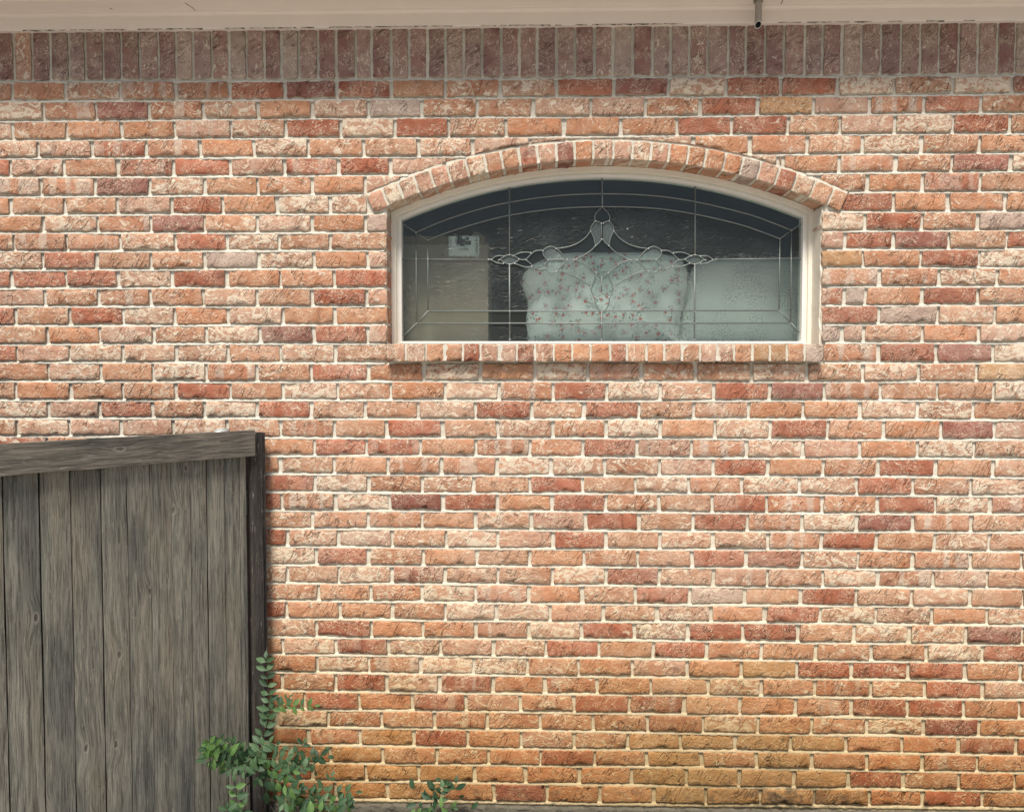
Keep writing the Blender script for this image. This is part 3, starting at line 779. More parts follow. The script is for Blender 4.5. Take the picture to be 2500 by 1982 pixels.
ob_l, ob_r = (1017, 789.5), (1930.5, 788.5); ib_l, ib_r = (1045, 760), (1902, 758)
came([outer[0], ob_l], smooth=False); came([outer[-1], ob_r], smooth=False); came([ob_l, ob_r], smooth=False)
came([inner[0], ib_l], smooth=False); came([inner[-1], ib_r], smooth=False); came([ib_l, ib_r], smooth=False)
TL, TR, BL_, BR_ = (975, 541), (1974, 536), (981, 824), (1967, 826)
for a, b, c3 in ((TL, outer[0], inner[0]), (TR, outer[-1], inner[-1]), (BL_, ob_l, ib_l), (BR_, ob_r, ib_r)):
    came([a, b], .0024, False, False); came([b, c3], .0026, False)
came([(1243.7, 449), (1243.8, 622)], smooth=False, w=.0032); came([(1243.8, 646), (1244.6, 829)], smooth=False, w=.0032)
came([(1697, 452), (1697, 622)], smooth=False, w=.0032); came([(1696.5, 645), (1695.5, 829)], smooth=False, w=.0032)
came([(1470.4, 431), (1470.4, 505)], smooth=False); came([(1468.5, 761), (1468.7, 829)], smooth=False)
came([(980, 633), (1192, 634)], smooth=False, w=.0022); came([(1748, 633.5), (1971, 631)], smooth=False, w=.0026)
for yb, xb in ((760, 1244.4), (789, 1244.5), (760, 1696), (789, 1695.8), (760, 1468.5), (789, 1468.6), (633, 1016), (633, 1045), (631, 1903), (631, 1932)): ends.append(LP(xb, yb, GY - .005))
# central ornament: left half, mirrored
orn = {
 'drop': [K(490,50), K(400,140), K(368,220), K(380,285)],
 'drop_foot': [K(380,285), K(440,300), K(485,325)],
 'petal': [K(380,285), K(320,365), K(300,450), K(350,570), K(385,710)],
 'petal_foot': [K(490,600), K(445,665), K(385,710)],
 'wing': [K(385,712), K(300,800), K(150,895), Lz(1690,945)],
 'wing_root': [Lz(1200,957), Lz(1360,955), Lz(1530,955), Lz(1640,958), Lz(1690,945)],
 'outer_wing': [Lz(1940,458), Lz(1850,570), Lz(1690,680), Lz(1510,740), Lz(1335,765)],
 'jewel_top': [Lz(1530,955), Lz(1460,880), Lz(1385,795), Lz(1310,745), Lz(1240,727), Lz(1160,755), Lz(1112,800), Lz(1112,865), Lz(1150,920), Lz(1203,957)],
 'jewel_low': [Lz(1530,962), Lz(1470,1030), Lz(1400,1100), Lz(1340,1158), Lz(1270,1185), Lz(1200,1170), Lz(1152,1110), Lz(1150,1040), Lz(1203,962)],
 'pod_top': [Lz(810,955), Lz(930,835), Lz(1010,797), Lz(1110,800)],
 'pod_low': [Lz(810,957), Lz(940,1065), Lz(1010,1112), Lz(1070,1125), Lz(1142,1105)],
 'pod2_top': [Lz(590,890), Lz(700,842), Lz(800,826), Lz(900,838)],
 'pod2_low': [Lz(620,1022), Lz(740,1068), Lz(830,1085), Lz(910,1075)],
 'link': [Lz(690,945), Lz(740,957), Lz(810,955)],
 'eye_top': [Lz(345,960), Lz(410,920), Lz(450,890), Lz(520,876), Lz(600,890), Lz(695,945)],
 'eye_low': [Lz(365,950), Lz(430,1000), Lz(520,1035), Lz(615,1012), Lz(690,960)],
 'leaf_top': [Lz(160,958), Lz(215,950), Lz(280,903), Lz(350,887), Lz(430,897)],
 'leaf_low': [Lz(215,958), Lz(300,1010), Lz(360,1022), Lz(425,1022)],
 'lower_wing': [Lz(1640,962), Lz(1750,988), Lz(1870,1055), Lz(2020,1170), K(430,1215), K(488,1265)],
 'low_outer': [Lz(1340,1158), Lz(1450,1165), Lz(1600,1218), Lz(1800,1325), Lz(1940,1430)],
 'low_petal': [K(393,1183), K(362,1310), K(312,1420), K(308,1495), K(340,1560), K(378,1602), K(435,1582), K(490,1545)],
 'tip': [K(378,1604), Fz(1689,1235), Fz(1705,1272), Fz(1733,1300)],
}
orn['outer_wing'][0] = K(300, 455)
for kx, P_ in orn.items():
    came(P_, .0022, n6=4); came(mir(P_), .0022, n6=4)
came([K(485, 325), K(489, 600)], .0018, False); came([K(490, 1265), K(490, 1545)], .0022, False)
# solder blobs as one part per joint
seen = []
for e in ends:
    if any((Vector(e) - Vector(s)).length < .006 for s in seen): continue
    seen.append(e)
sm_ = MB(); st = bmesh.new(); bmesh.ops.create_icosphere(st, subdivisions=1, radius=.0030)
sv = [tuple(v.co) for v in st.verts]; sf = [tuple(v.index for v in f.verts) for f in st.faces]; st.free()
sm_.add([(v[0] * 1.15, v[1] * .6, v[2]) for v in sv], sf, True); sme = sm_.mesh('solder_joint')
for e in seen:
    link('solder_joint', sme, SOLDER, win, e)

TINT = (.71, .785, .765)
CLEAR = mat_glass('clear_bevel_glass', (.73, .82, .795), 0, see=.9, haze=.045, refr=0)
RIPPLE = mat_glass('rippled_glass', TINT, .9, 27, haze=.06, refr=.5)
SEEDY = mat_glass('granite_jewel_glass', (.74, .82, .80), .9, fine=True, haze=.22, refr=.6)
def pane(pts, mat, name='pane', dy=0., smooth=False):
    P_ = [LP(p[0], p[1], GY + dy) for p in pts]
    if sum(P_[i][0] * P_[(i+1) % len(P_)][2] - P_[(i+1) % len(P_)][0] * P_[i][2] for i in range(len(P_))) < 0: P_ = P_[::-1]
    m = MB(); m.add(P_, [tuple(range(len(P_)))]); me = m.mesh(name)
    return link(name, me, mat, win)
def arc_pts(arc, xa, xb, n=10):
    S_ = smooth_line(arc, 12); X = [p[0] for p in S_]; Y = [p[1] for p in S_]
    return [(x, float(np.interp(x, X, Y))) for x in np.linspace(xa, xb, n)]
gt = [(975,541),(1020,522),(1100,489),(1180,464),(1260,446),(1360,433),(1470,430),(1580,432),(1690,445),(1780,465),(1870,494),(1974,536)]
gt = [(x, y - 4) for x, y in gt]
MXS = [1016, 1244, 1470, 1696, 1932]
for i in range(4):
    a, b = MXS[i], MXS[i+1]; a1 = 1044.6 if i == 0 else a; b1 = 1904 if i == 3 else b
    ta = 972 if i == 0 else a; tb = 1976 if i == 3 else b
    pane(arc_pts(gt, ta, tb) + arc_pts(outer, b if i < 3 else 1932, a if i else 1015.7), CLEAR if i % 3 else CLEAR)
    pane(arc_pts(outer, max(a, 1015.7), min(b, 1932)) + arc_pts(inner, b1, a1), CLEAR)
    la = 978 if i == 0 else a; lb = 1970 if i == 3 else b
    pane([(a, 789), (b, 789), (lb, 831), (la, 831)], RIPPLE)
    pane([(a1, 760), (b1, 760), (b if i < 3 else 1930.5, 789), (a if i else 1017, 789)], CLEAR)
for x0, x1, y0, y1, y2, y3, m_ in ((974, 1016, 537, 567, 633, 633, CLEAR), (976, 1016.5, 633, 633, 831, 789, RIPPLE), (1975, 1932, 533, 563, 631, 631, RIPPLE), (1973, 1931, 631, 631, 831, 789, RIPPLE)):
    pane([(x0, y0), (x1, y1), (x1, y3), (x0, y2)], m_)
for x0, x1, y0, y1, y2, y3 in ((1016, 1045, 567.7, 586.4, 633, 633), (1016.5, 1045, 633, 633, 789, 760), (1932, 1903.5, 562.6, 583, 631, 631), (1931, 1902.5, 631, 631, 789, 758)):
    pane([(x0, y0), (x1, y1), (x1, y3), (x0, y2)], CLEAR)
# side fields
pane(arc_pts(inner, 1044.6, 1243.8) + [Lz(520, 876), Lz(430, 895), Lz(350, 887), Lz(280, 903), Lz(215, 950), (1192, 634), (1045, 633)], RIPPLE)
pane([(1045, 633), (1192, 634), Lz(215, 958), Lz(300, 1010), Lz(425, 1022), Lz(520, 1035), (1244.4, 760), (1045, 760)], RIPPLE)
mr = lambda *P: [(2 * MX - p[0], p[1]) for p in P]
pane(arc_pts(inner, 1904, 1697) + mr(Lz(520, 876), Lz(430, 895), Lz(350, 887), Lz(280, 903), Lz(215, 950)) + [(1748, 633), (1903.5, 632)], RIPPLE)
pane([(1903.5, 632), (1748, 633)] + mr(Lz(215, 958), Lz(300, 1010), Lz(425, 1022), Lz(520, 1035)) + [(1696, 760), (1902, 758)], RIPPLE)
def cat(*ks):
    out = []
    for k in ks:
        rev = k.startswith('-'); P_ = smooth_line(orn[k.strip('-')], 4)
        P_ = P_[::-1] if rev else P_
        out += P_ if not out else P_[1:]
    return out
up_l = smooth_line(orn['eye_top'][3:], 3) + smooth_line(orn['link'], 3) + smooth_line(orn['pod_top'], 4)
up_l = [Lz(520, 876), Lz(590, 890)] + smooth_line(orn['pod2_top'], 4)[1:] + smooth_line([Lz(930, 835), Lz(1010, 797), Lz(1110, 800)], 4) + smooth_line([Lz(1112, 800), Lz(1160, 755), Lz(1240, 727), Lz(1335, 762)], 4)[1:]
top_l = up_l + smooth_line(orn['outer_wing'], 4)[::-1][1:] + smooth_line([K(300, 455), K(320, 365), K(380, 285), K(368, 220), K(400, 140), K(490, 50)], 4)[1:]
pane(arc_pts(inner, 1243.8, 1470) [:-1] + top_l[::-1], RIPPLE)
pane(arc_pts(inner, 1697, 1470)[:-1] + mir(top_l[::-1]), RIPPLE)
lo_l = [Lz(520, 1035), Lz(620, 1020)] + smooth_line(orn['pod2_low'], 4)[1:] + smooth_line([Lz(940, 1070), Lz(1010, 1112), Lz(1070, 1125), Lz(1142, 1105)], 4) + smooth_line([Lz(1150, 1110), Lz(1200, 1170), Lz(1270, 1185), Lz(1340, 1158)], 4)[1:] + smooth_line(orn['low_outer'], 4)[1:] + smooth_line([Lz(1945, 1440), K(308, 1495), K(340, 1560), K(378, 1602)], 4) + smooth_line(orn['tip'], 4)[1:]
pane(lo_l + [(1468.5, 760), (1244.4, 760)], RIPPLE); pane(mir(lo_l) + [(1470.5, 760), (1696, 760)], RIPPLE)
leafp = smooth_line(orn['leaf_top'], 3) + [Lz(520, 876), Lz(520, 1035)] + smooth_line(orn['leaf_low'], 3)[::-1]
pane(leafp, RIPPLE, dy=.001); pane(mir(leafp), RIPPLE, dy=.001)
# clear middle band between the two outlines (left and right halves)
mid = top_l + [K(490, 1600), (1468.5, 761)][:0] + [(MX, 507), (MX, 760)] + lo_l[::-1]
pane(mid, CLEAR, dy=.001); pane(mir(mid), CLEAR, dy=.001)
for key in ('jewel_top', 'jewel_low'):
    P_ = smooth_line(orn[key], 4); pane(P_, SEEDY, 'jewel', -.0008); pane(mir(P_), SEEDY, 'jewel', -.0008)
hp = smooth_line(orn['petal'], 4) + smooth_line(orn['petal_foot'], 4)[::-1][1:] + [K(489, 600), K(485, 325)] + smooth_line(orn['drop_foot'], 4)[::-1][1:]
pane(hp, SEEDY, 'jewel', -.0008); pane(mir(hp), SEEDY, 'jewel', -.0008)
lpx = smooth_line(orn['low_petal'], 4) + [K(490, 1545), K(490, 1265), K(430, 1215)]
pane(lpx, SEEDY, 'jewel', -.0008); pane(mir(lpx), SEEDY, 'jewel', -.0008)
ey = smooth_line(orn['eye_top'][1:], 4) + smooth_line(orn['eye_low'], 4)[::-1]
pane(ey, SEEDY, 'jewel', -.0008); pane(mir(ey), SEEDY, 'jewel', -.0008)

# ------------------------------------------------------------------ the room behind the glass
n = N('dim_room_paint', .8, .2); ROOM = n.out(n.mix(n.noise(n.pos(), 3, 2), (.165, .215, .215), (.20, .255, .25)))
LEDGE = U(1400, 846, .20).z
mb = MB(); x0, x1, y0, y1, z0, z1 = -1.6, 2.2, .165, 3.0, LEDGE, 2.95
v = [(x0,y0,z0),(x1,y0,z0),(x1,y1,z0),(x0,y1,z0),(x0,y0,z1),(x1,y0,z1),(x1,y1,z1),(x0,y1,z1)]
mb.add(v, [(0,1,2,3),(7,6,5,4),(1,2,6,5),(2,3,7,6),(3,0,4,7)])
tag(link('room_walls', mb.mesh('room_walls'), ROOM), kind='structure')

n = N('cardboard', .9, .1); P = n.pos()
CARD = n.out(n.mix(n.noise(n.map(P, sc=(1, 1, .3)), 12, 4), (.285, .232, .187), (.35, .285, .228)), n.bump(n.noise(n.map(P, sc=(12, 12, .6)), 20, 2), .2, .001))
n = N('cardboard_flap', .9, .1); CARDF = n.out((.20, .15, .105))
n = N('label_paper', .6, .3); PAPER = n.out((.80, .84, .82))
n = N('label_ink', .7, .2); INK = n.out((.06, .07, .075))
BY = .20
bx0, bx1 = UX(930, 700, BY), UX(1192, 700, BY); bz1 = U(1100, 597, BY).z; bz0 = LEDGE + .001
box = empty('cardboard_box', ((bx0 + bx1) / 2, BY, bz0), 'brown cardboard box with a white shipping label, behind the left of the window glass', 'box')
o0 = Vector(box.location)
def lb(m): m.v = [(v[0] - o0.x, v[1] - o0.y, v[2] - o0.z) for v in m.v]; return m
mb = MB(); mb.box(bx0, bx1, BY, BY + .30, bz0, bz1); link('body', lb(mb).mesh('body'), CARD, box)
mb = MB(); mb.box(bx0 + .004, UX(1184, 590, BY), BY + .004, BY + .008, bz1 + .0005, U(1100, 576, BY).z); link('flap', lb(mb).mesh('flap'), CARDF, box)
mb = MB(); a = U(1096, 577, BY - .002); b = U(1170, 626, BY - .002)
mb.box(a.x, b.x, BY - .002, BY - .0005, b.z, a.z); lab = link('shipping_label', lb(mb).mesh('shipping_label'), PAPER, box)
def ink(polys, name='label_print'):
    m = MB()
    for P_ in polys:
        m.add([tuple(U(p[0], p[1], BY - .0026)) for p in P_], [tuple(range(len(P_)))])
    return link(name, lb(m).mesh(name), INK, lab)
Q = lambda x, y: (1060 + x / 13.475, 560 + y / 13.475)
polys = [[Q(735,330), Q(735,520), Q(790,530), Q(790,560), Q(990,560), Q(990,515), Q(1220,515), Q(1220,370), Q(1150,365), Q(1100,330), Q(920,330), Q(920,225), Q(760,225), Q(760,330)]]
polys.append([Q(1050,280), Q(1085,250), Q(1140,260), Q(1150,310), Q(1120,330), Q(1060,320)])
rj = random.Random(8); y = 270
while y < 790:
    h_ = rj.choice((14, 22, 34)); polys.append([Q(1365, y), Q(1365, y + h_), Q(1435, y + h_), Q(1435, y)])
    if rj.random() < .7: polys.append([Q(505, y), Q(505, y + h_ * .8), Q(565, y + h_ * .8), Q(565, y)])
    y += h_ + rj.choice((18, 26))
ink(polys)
def text(txt, px, py, size, Y, mat, parent, name='lettering'):
    cu = bpy.data.curves.new(name, 'FONT'); cu.body = txt; cu.size = size; cu.align_x = 'CENTER'; cu.align_y = 'CENTER'
    to = bpy.data.objects.new(name, cu); col.objects.link(to)
    me = bpy.data.meshes.new_from_object(to.evaluated_get(bpy.context.evaluated_depsgraph_get())); bpy.data.objects.remove(to)
    o = link(name, me, mat, parent); p = U(px, py, Y) - Vector(parent.location) - (Vector(box.location) if parent is not box else Vector((0, 0, 0)))
    o.location = p; o.rotation_euler = (R(90), 0, 0); return o
text('VASMI', 1131, 609.5, .015, BY - .0026, INK, lab)
text('16', 1080, 623, .020, BY - .0006, CARDF, box)

def cloth_mat(name, floral):
    n = N(name, .85, .2); V = n.attr('bc')
    c = n.mix(n.noise(V, 6, 4), (.56, .59, .585), (.72, .735, .725))
    if floral:
        vd = n.voro(V, 33); vc = n.voro(V, 33, out='Color'); s1 = n.n('ShaderNodeSeparateColor'); n.put(s1.inputs[0], vc)
        wob = n.math('ADD', vd, n.math('MULTIPLY', n.noise(V, 110, 3, .7), .42))
        red = n.math('MULTIPLY', n.ss(wob, .46, .33), n.ss(s1.outputs[0], .45, .47))
        d2 = n.noise(V, 150, 3, .6, 1.2); halo = n.math('MULTIPLY', n.ss(vd, .75, .5), n.ss(s1.outputs[0], .30, .32))
        c = n.mix(n.math('MULTIPLY', n.math('MULTIPLY', n.ss(d2, .54, .585), halo), .9), c, (.06, .10, .10))
        c = n.mix(n.math('MULTIPLY', n.ss(n.noise(n.map(V, (3, 3, 3)), 60, 3, .5, 1), .66, .70), .55), c, (.22, .33, .36))
        c = n.mix(n.math('MULTIPLY', n.ss(wob, .42, .36), n.math('MULTIPLY', n.ss(s1.outputs[1], .6, .62), .35)), c, (.68, .42, .42))
        c = n.mix(n.math('MULTIPLY', red, .85), c, n.mix(n.noise(V, 160, 2), (.38, .05, .06), (.62, .16, .17)))
    else:
        vd = n.voro(V, 92, rand=.8)
        c = n.mix(n.math('MULTIPLY', n.ss(vd, .19, .14), n.ss(n.noise(n.map(V, sc=(1, .6, 1)), 9, 2), .42, .56)), c, (.04, .055, .06))
    return n.out(c, n.bump(n.noise(V, 9, 3), .6, .02))
FLORAL = cloth_mat('floral_cotton', True); DOTS = cloth_mat('dotted_cotton', False)
def puffy(name, outline_px, Y, th, mat, label, cat, seed=1, n1=14):
    """closed soft cushion from a front outline, thickness th"""
    pts = [U(px, py, Y) for px, py in outline_px]; P_ = smooth_line([(p.x, p.z) for p in pts] + [(pts[0].x, pts[0].z)], 5)[:-1]
    cx = sum(p[0] for p in P_) / len(P_); zmin = min(p[1] for p in P_); cz = (max(p[1] for p in P_) + zmin) / 2
    k = len(P_); vs = []; bc = []
    levels = [0, .18, .38, .58, .76, .90, .98, 1.0]
    for side in (-1, 1):
        for t in levels[1:] if side == 1 else levels:
            pass
    rings = [(t, -1) for t in levels[1:]] + [(t, 1) for t in reversed(levels[1:-1])]
    base = []
    vs.append((0, -th / 2, cz - zmin)); bc.append((cx, cz, seed))
    for t, sd in rings:
        dep = th / 2 * math.sqrt(max(0, 1 - t ** 3.2)) * sd
        for p in P_:
            x = cx + (p[0] - cx) * t; z = cz + (p[1] - cz) * t
            w = mn.noise(Vector((x * 9, z * 6, seed))) * .015 * (1 - t ** 4)
            vs.append((x - cx, dep + w, z - zmin)); bc.append((x + .04 * w * 20, z + dep * .5, seed))
    vs.append((0, th / 2, cz - zmin)); bc.append((cx, cz, seed + 3))
    fs = [(0, 1 + (i + 1) % k, 1 + i) for i in range(k)]
    for r_ in range(len(rings) - 1):
        b = 1 + r_ * k; fs += [(b + i, b + (i + 1) % k, b + k + (i + 1) % k, b + k + i) for i in range(k)]
    b = 1 + (len(rings) - 1) * k; e = len(vs) - 1; fs += [(b + i, b + (i + 1) % k, e) for i in range(k)]
    m = MB(); m.add(vs, fs, True, bc); o = link(name, m.mesh(name, True), mat, None, (cx, Y + th / 2, LEDGE + .001))
    return tag(o, label, cat)
puffy('floral_pillow', [(1290,850),(1284,790),(1288,745),(1274,700),(1284,662),(1318,640),(1372,622),(1480,619),(1580,620),(1648,628),(1676,648),(1684,700),(1672,760),(1662,830),(1660,850),(1560,852),(1400,852)],
      .21, .085, FLORAL, 'puffy pillow in white cotton with small red flowers, behind the centre of the glass', 'pillow', 4)
puffy('folded_blanket', [(1655,852),(1662,780),(1676,720),(1690,665),(1718,642),(1800,634),(1900,632),(1990,632),(2040,650),(2050,740),(2050,840),(2000,852),(1850,852)],
      .245, .07, DOTS, 'pale blanket with small black dots, heaped behind the right of the glass', 'blanket', 9)

# ------------------------------------------------------------------ fence
ZR = U(622, 1050, -.10).z
A = U(622, 1050, -.10)
D0 = _fw * F + _rt * (0 - 1250) - _up * (1084 - 991); B = CAM + D0 * ((ZR - CAM.z) / D0.z)
E = Vector((B.x - A.x, B.y - A.y, 0)); FL = E.length; E.normalize(); NRM = Vector((-E.y, E.x, 0))
if NRM.x < 0: NRM = -NRM
def fs(px, py=1500, off=0.0):
    """distance along the fence (from its wall end) seen at a pixel"""
    D = _fw * F + _rt * (px - 1250) - _up * (py - 991); A2 = A + NRM * off
    # solve CAM + D t = A2 + E s in plan
    det = D.x * (-E.y) + E.x * D.y; rx, ry = A2.x - CAM.x, A2.y - CAM.y
    t = (rx * (-E.y) + E.x * ry) / det; p = CAM + D * t
    return (p - A2).dot(E), p.z
fence = empty('wooden_fence', (A.x, A.y, 0), 'weathered grey wooden board fence meeting the brick wall, plant at its foot', 'fence')
def board(name, s0, s1, o0, o1, z0, z1, mat, along='z', seed=0, parent=fence, z1b=None, wav=.0012, seg=14):
    """board between fence distances s0..s1, offsets o0 (back) .. o1 (front)"""
    m = MB(); rr = random.Random(seed + 77); vs = []; bc = []
    z1b = z1 if z1b is None else z1b
    for i in range(seg + 1):
        t = i / seg
        for (s, o) in ((s0, o1), ((s0+s1)/2, o1), (s1, o1), (s1, o0), (s0, o0)):
            if along == 'z':
                zt = z1 + (z1b - z1) * (s - s0) / (s1 - s0)
                z = z0 + (zt - z0) * t; ss = s + rr.uniform(-wav, wav); oo = o + rr.uniform(-.0006, .0006) + (.0015 if s == (s0+s1)/2 and o == o1 else 0)
                p = E * ss + NRM * oo; vs.append((p.x, p.y, z)); bc.append((s + (o1 - o), z, seed * 3.17))
            else:
                ss = s0 + (s1 - s0) * t; v = (s - s0) / (s1 - s0)      # here the section runs over height
                z = z0 + (z1 - z0) * v + rr.uniform(-wav, wav)
                p = E * ss + NRM * o; vs.append((p.x, p.y, z)); bc.append((z + (o1 - o), ss, seed * 3.17))
    f = [(i*5+j, i*5+(j+1) % 5, (i+1)*5+(j+1) % 5, (i+1)*5+j) for i in range(seg) for j in range(5)]
    f += [tuple(range(4, -1, -1)), tuple(seg*5 + j for j in range(5))]
    m.add(vs, f, False, bc); return link(name, m.mesh(name, True), mat, parent)
PJ = [612, 595.8, 558, 516, 474.7, 428.6, 378, 321, 258, 183.4, 108, 18.5]
SS = [fs(p)[0] for p in PJ]
w_ = (SS[-1] - SS[2]) / 9
while SS[-1] < 2.6: SS.append(SS[-1] + w_)
GAPS = {0: .0008, 1: .0008, 2: .0012, 3: .0024, 4: .0006, 5: .0006, 6: .0006, 7: .0012, 8: .0024, 9: .0016, 10: .0022, 11: .0020}
for i in range(len(SS) - 1):
    a, b = SS[i], SS[i+1]; g0 = GAPS.get(i, .001); g1 = GAPS.get(i + 1, .001)
    o1 = -.020 + rnd.uniform(-.0025, .0025)
    board('picket', a + g0, b - g1, o1 - .016, o1, .03, ZR - .012, FENCE, seed=i + 1)
board('top_rail', fs(622, 1080)[0], 2.6, -.017, .003, ZR - .0905, ZR, RAILW, along='s', seed=40, seg=40)
board('dark_gap_sheet', .02, 2.6, -.0468, -.0445, .03, ZR - .02, POSTW, along='s', seed=60, seg=10)  # dark sheet added behind the pickets so their gaps read as shade
board('back_rail', .0, 2.6, -.085, -.047, .35, .44, FENCE, along='s', seed=41, seg=10)
board('back_rail', .0, 2.6, -.085, -.047, 1.18, 1.27, FENCE, along='s', seed=42, seg=10)
s_a, s_b = fs(649, 1300)[0], fs(621, 1300)[0]
zp = U(640, 1055, -.06).z
board('post', s_a + .004, s_b, -.10, -.012, .0, zp, POSTW, seed=50)
board('corner_strip', s_a - .012, s_a + .003, -.09, -.020, .0, zp - .002, POSTW, seed=51)
board('post_trim', fs(619, 1900)[0] + .004, fs(610, 1900)[0] + .006, -.040, -.030, .0, ZR - .03, POSTW, seed=52)
mb = MB()
# nail heads
n = N('rusty_nail', .7, .4); NAIL = n.out((.05, .035, .025))
for i in range(0, 11):
    for zz in (1.225, .395):
        for q in (.3, .7):
            s = SS[i] * (1-q) + SS[i+1] * q; p = E * s + NRM * (-.0185); m_ = MB()
            vs = []
            for k in range(6): vs.append(tuple(E * (.0016 * math.cos(k * math.pi / 3)) + Vector((0, 0, .0016 * math.sin(k * math.pi / 3))) + NRM * .0035))
            m_.add(vs, [tuple(range(6))])
            if i % 2 == 0 or q < .5: link('nail', m_.mesh('nail'), NAIL, fence, (p.x, p.y, zz + rnd.uniform(-.01, .01)))

# round fitting on the wall just above the fence top
fp = U(534, 1065, -.05)
fit = empty('round_fitting', (fp.x, 0, fp.z), 'small white domed fitting with grey rim on the brick, peeping over the fence top', 'fitting')
n = N('grey_plastic', .45, .4); GP = n.out((.34, .37, .38)); n = N('white_plastic', .3, .5); WP = n.out((.80, .81, .82))
def lathe(name, prof_, mat, par, n_=20, cz=0):
    m = MB(); vs = []
    for r, y in prof_: vs += [(r * math.cos(2*math.pi*i/n_), y, cz + r * math.sin(2*math.pi*i/n_)) for i in range(n_)]
    m.add(vs, [(k*n_+i, k*n_+(i+1) % n_, (k+1)*n_+(i+1) % n_, (k+1)*n_+i) for k in range(len(prof_)-1) for i in range(n_)] + [tuple(range(n_)), tuple((len(prof_)-1)*n_+i for i in range(n_))], True)
    return link(name, m.mesh(name, True), mat, par)
lathe('rim', [(.027, .006), (.027, -.040), (.0255, -.045), (.022, -.047)], GP, fit)
lathe('dome', [(.0215, -.040), (.0213, -.052), (.018, -.060), (.011, -.066), (.002, -.068)], WP, fit, cz=-.003)

# ------------------------------------------------------------------ plants
def leaf_mesh(name, L=.034, W=.019, fold=.25, curl=.25, seed=0):
    rr = random.Random(seed); m = MB(); ts = [0, .12, .32, .55, .78, .93, 1.0]; ws = [.03, .42, .92, 1.0, .66, .26, .0]
    vs = []; bc = []
    for t, w in zip(ts, ws):
        y = t * L; z0 = -curl * L * t * t; hw = w * W / 2
        for sgn in (-1, 0, 1):
            vs.append((sgn * hw, y, z0 + abs(sgn) * hw * fold + rr.uniform(-.0006, .0006))); bc.append((sgn * w, t, seed))
    fsx = []
    for i in range(len(ts) - 1):
        a = i * 3; fsx += [(a, a+1, a+4, a+3), (a+1, a+2, a+5, a+4)]
    m.add(vs, fsx, True, bc)
    b = [(0, -.006, .001), (.0006, 0, 0), (-.0006, 0, 0)]; m.add(b, [(0, 1, 2)], False, [(0, 0, seed)] * 3)
    return m.mesh(name)
def mat_leaf(name, c0, c1, edge):
    n = N(name, .5, .35); V = n.attr('bc'); x, y, z = n.sep(V); oi = n.n('ShaderNodeObjectInfo').outputs['Random']
    c = n.mix(oi, c0, c1)
    c = n.mix(n.math('MULTIPLY', n.noise(n.pos(), 90, 3), .5), c, n.mix(1, c, (1.35, 1.3, 1.4), 'MULTIPLY'))
    c = n.mix(n.math('MULTIPLY', n.ss(n.math('ABSOLUTE', x), .09, .02), .5), c, edge)
    c = n.mix(n.math('MULTIPLY', n.ss(n.math('ABSOLUTE', x), .88, 1.0), .25), c, edge)
    vein = n.math('SINE', n.math('MULTIPLY', n.math('SUBTRACT', y, n.math('MULTIPLY', n.math('ABSOLUTE', x), .25)), 46))
    n.out(c, n.bump(vein, .25, .0006)); 
    tl = n.n('ShaderNodeBsdfTranslucent'); n.put(tl.inputs[0], n.mix(1, c, (1.2, 1.5, .5), 'MULTIPLY'))
    mx = n.n('ShaderNodeMixShader'); mx.inputs[0].default_value = .22
    n.t.links.new(n.b.outputs[0], mx.inputs[1]); n.t.links.new(tl.outputs[0], mx.inputs[2]); n.t.links.new(mx.outputs[0], n.o.inputs[0])
    return n.m
LG = mat_leaf('leaf_green', (.036, .082, .038), (.072, .135, .062), (.20, .28, .18))
LB = mat_leaf('leaf_fresh', (.070, .150, .040), (.105, .195, .060), (.24, .33, .15))
LD = mat_leaf('leaf_dark', (.020, .050, .024), (.040, .085, .040), (.10, .15, .09))
n = N('twig_bark', .8, .2); BARK = n.out((.045, .022, .015))
n = N('twig_red', .8, .2); BARKR = n.out((.16, .055, .035))
n = N('dry_twig', .8, .2); DRY = n.out((.30, .27, .24))
LM = {}
for ci_, mt in (('g', LG), ('b', LB), ('d', LD)):
    for v_ in range(4):
        me = leaf_mesh('leaf', W=(.017, .0195, .015, .018)[v_], fold=(.2, .35, .5, .1)[v_], curl=(.15, .3, .05, .45)[v_], seed=v_ + 1)
        me.materials.append(mt); LM[ci_, v_] = me
def facing(dirv, up):
    y = dirv.normalized(); z = (up - y * up.dot(y)); z.normalize(); x = y.cross(z); return Matrix((x, y, z)).transposed()
TOC = Vector((0, -1, .35)).normalized()
def put_leaf(par, p, direc, size, kind, rr, facec=None):
    o = bpy.data.objects.new('leaf', LM[kind, rr.randrange(4)]); o.parent = par
    up = (facec or TOC) + Vector((rr.uniform(-.4, .4), rr.uniform(-.3, .1), rr.uniform(-.35, .45)))
    m = facing(direc, up).to_4x4(); o.matrix_local = Matrix.Translation(p - Vector(par.location)) @ m @ Matrix.Scale(size, 4)
    col.objects.link(o); return o
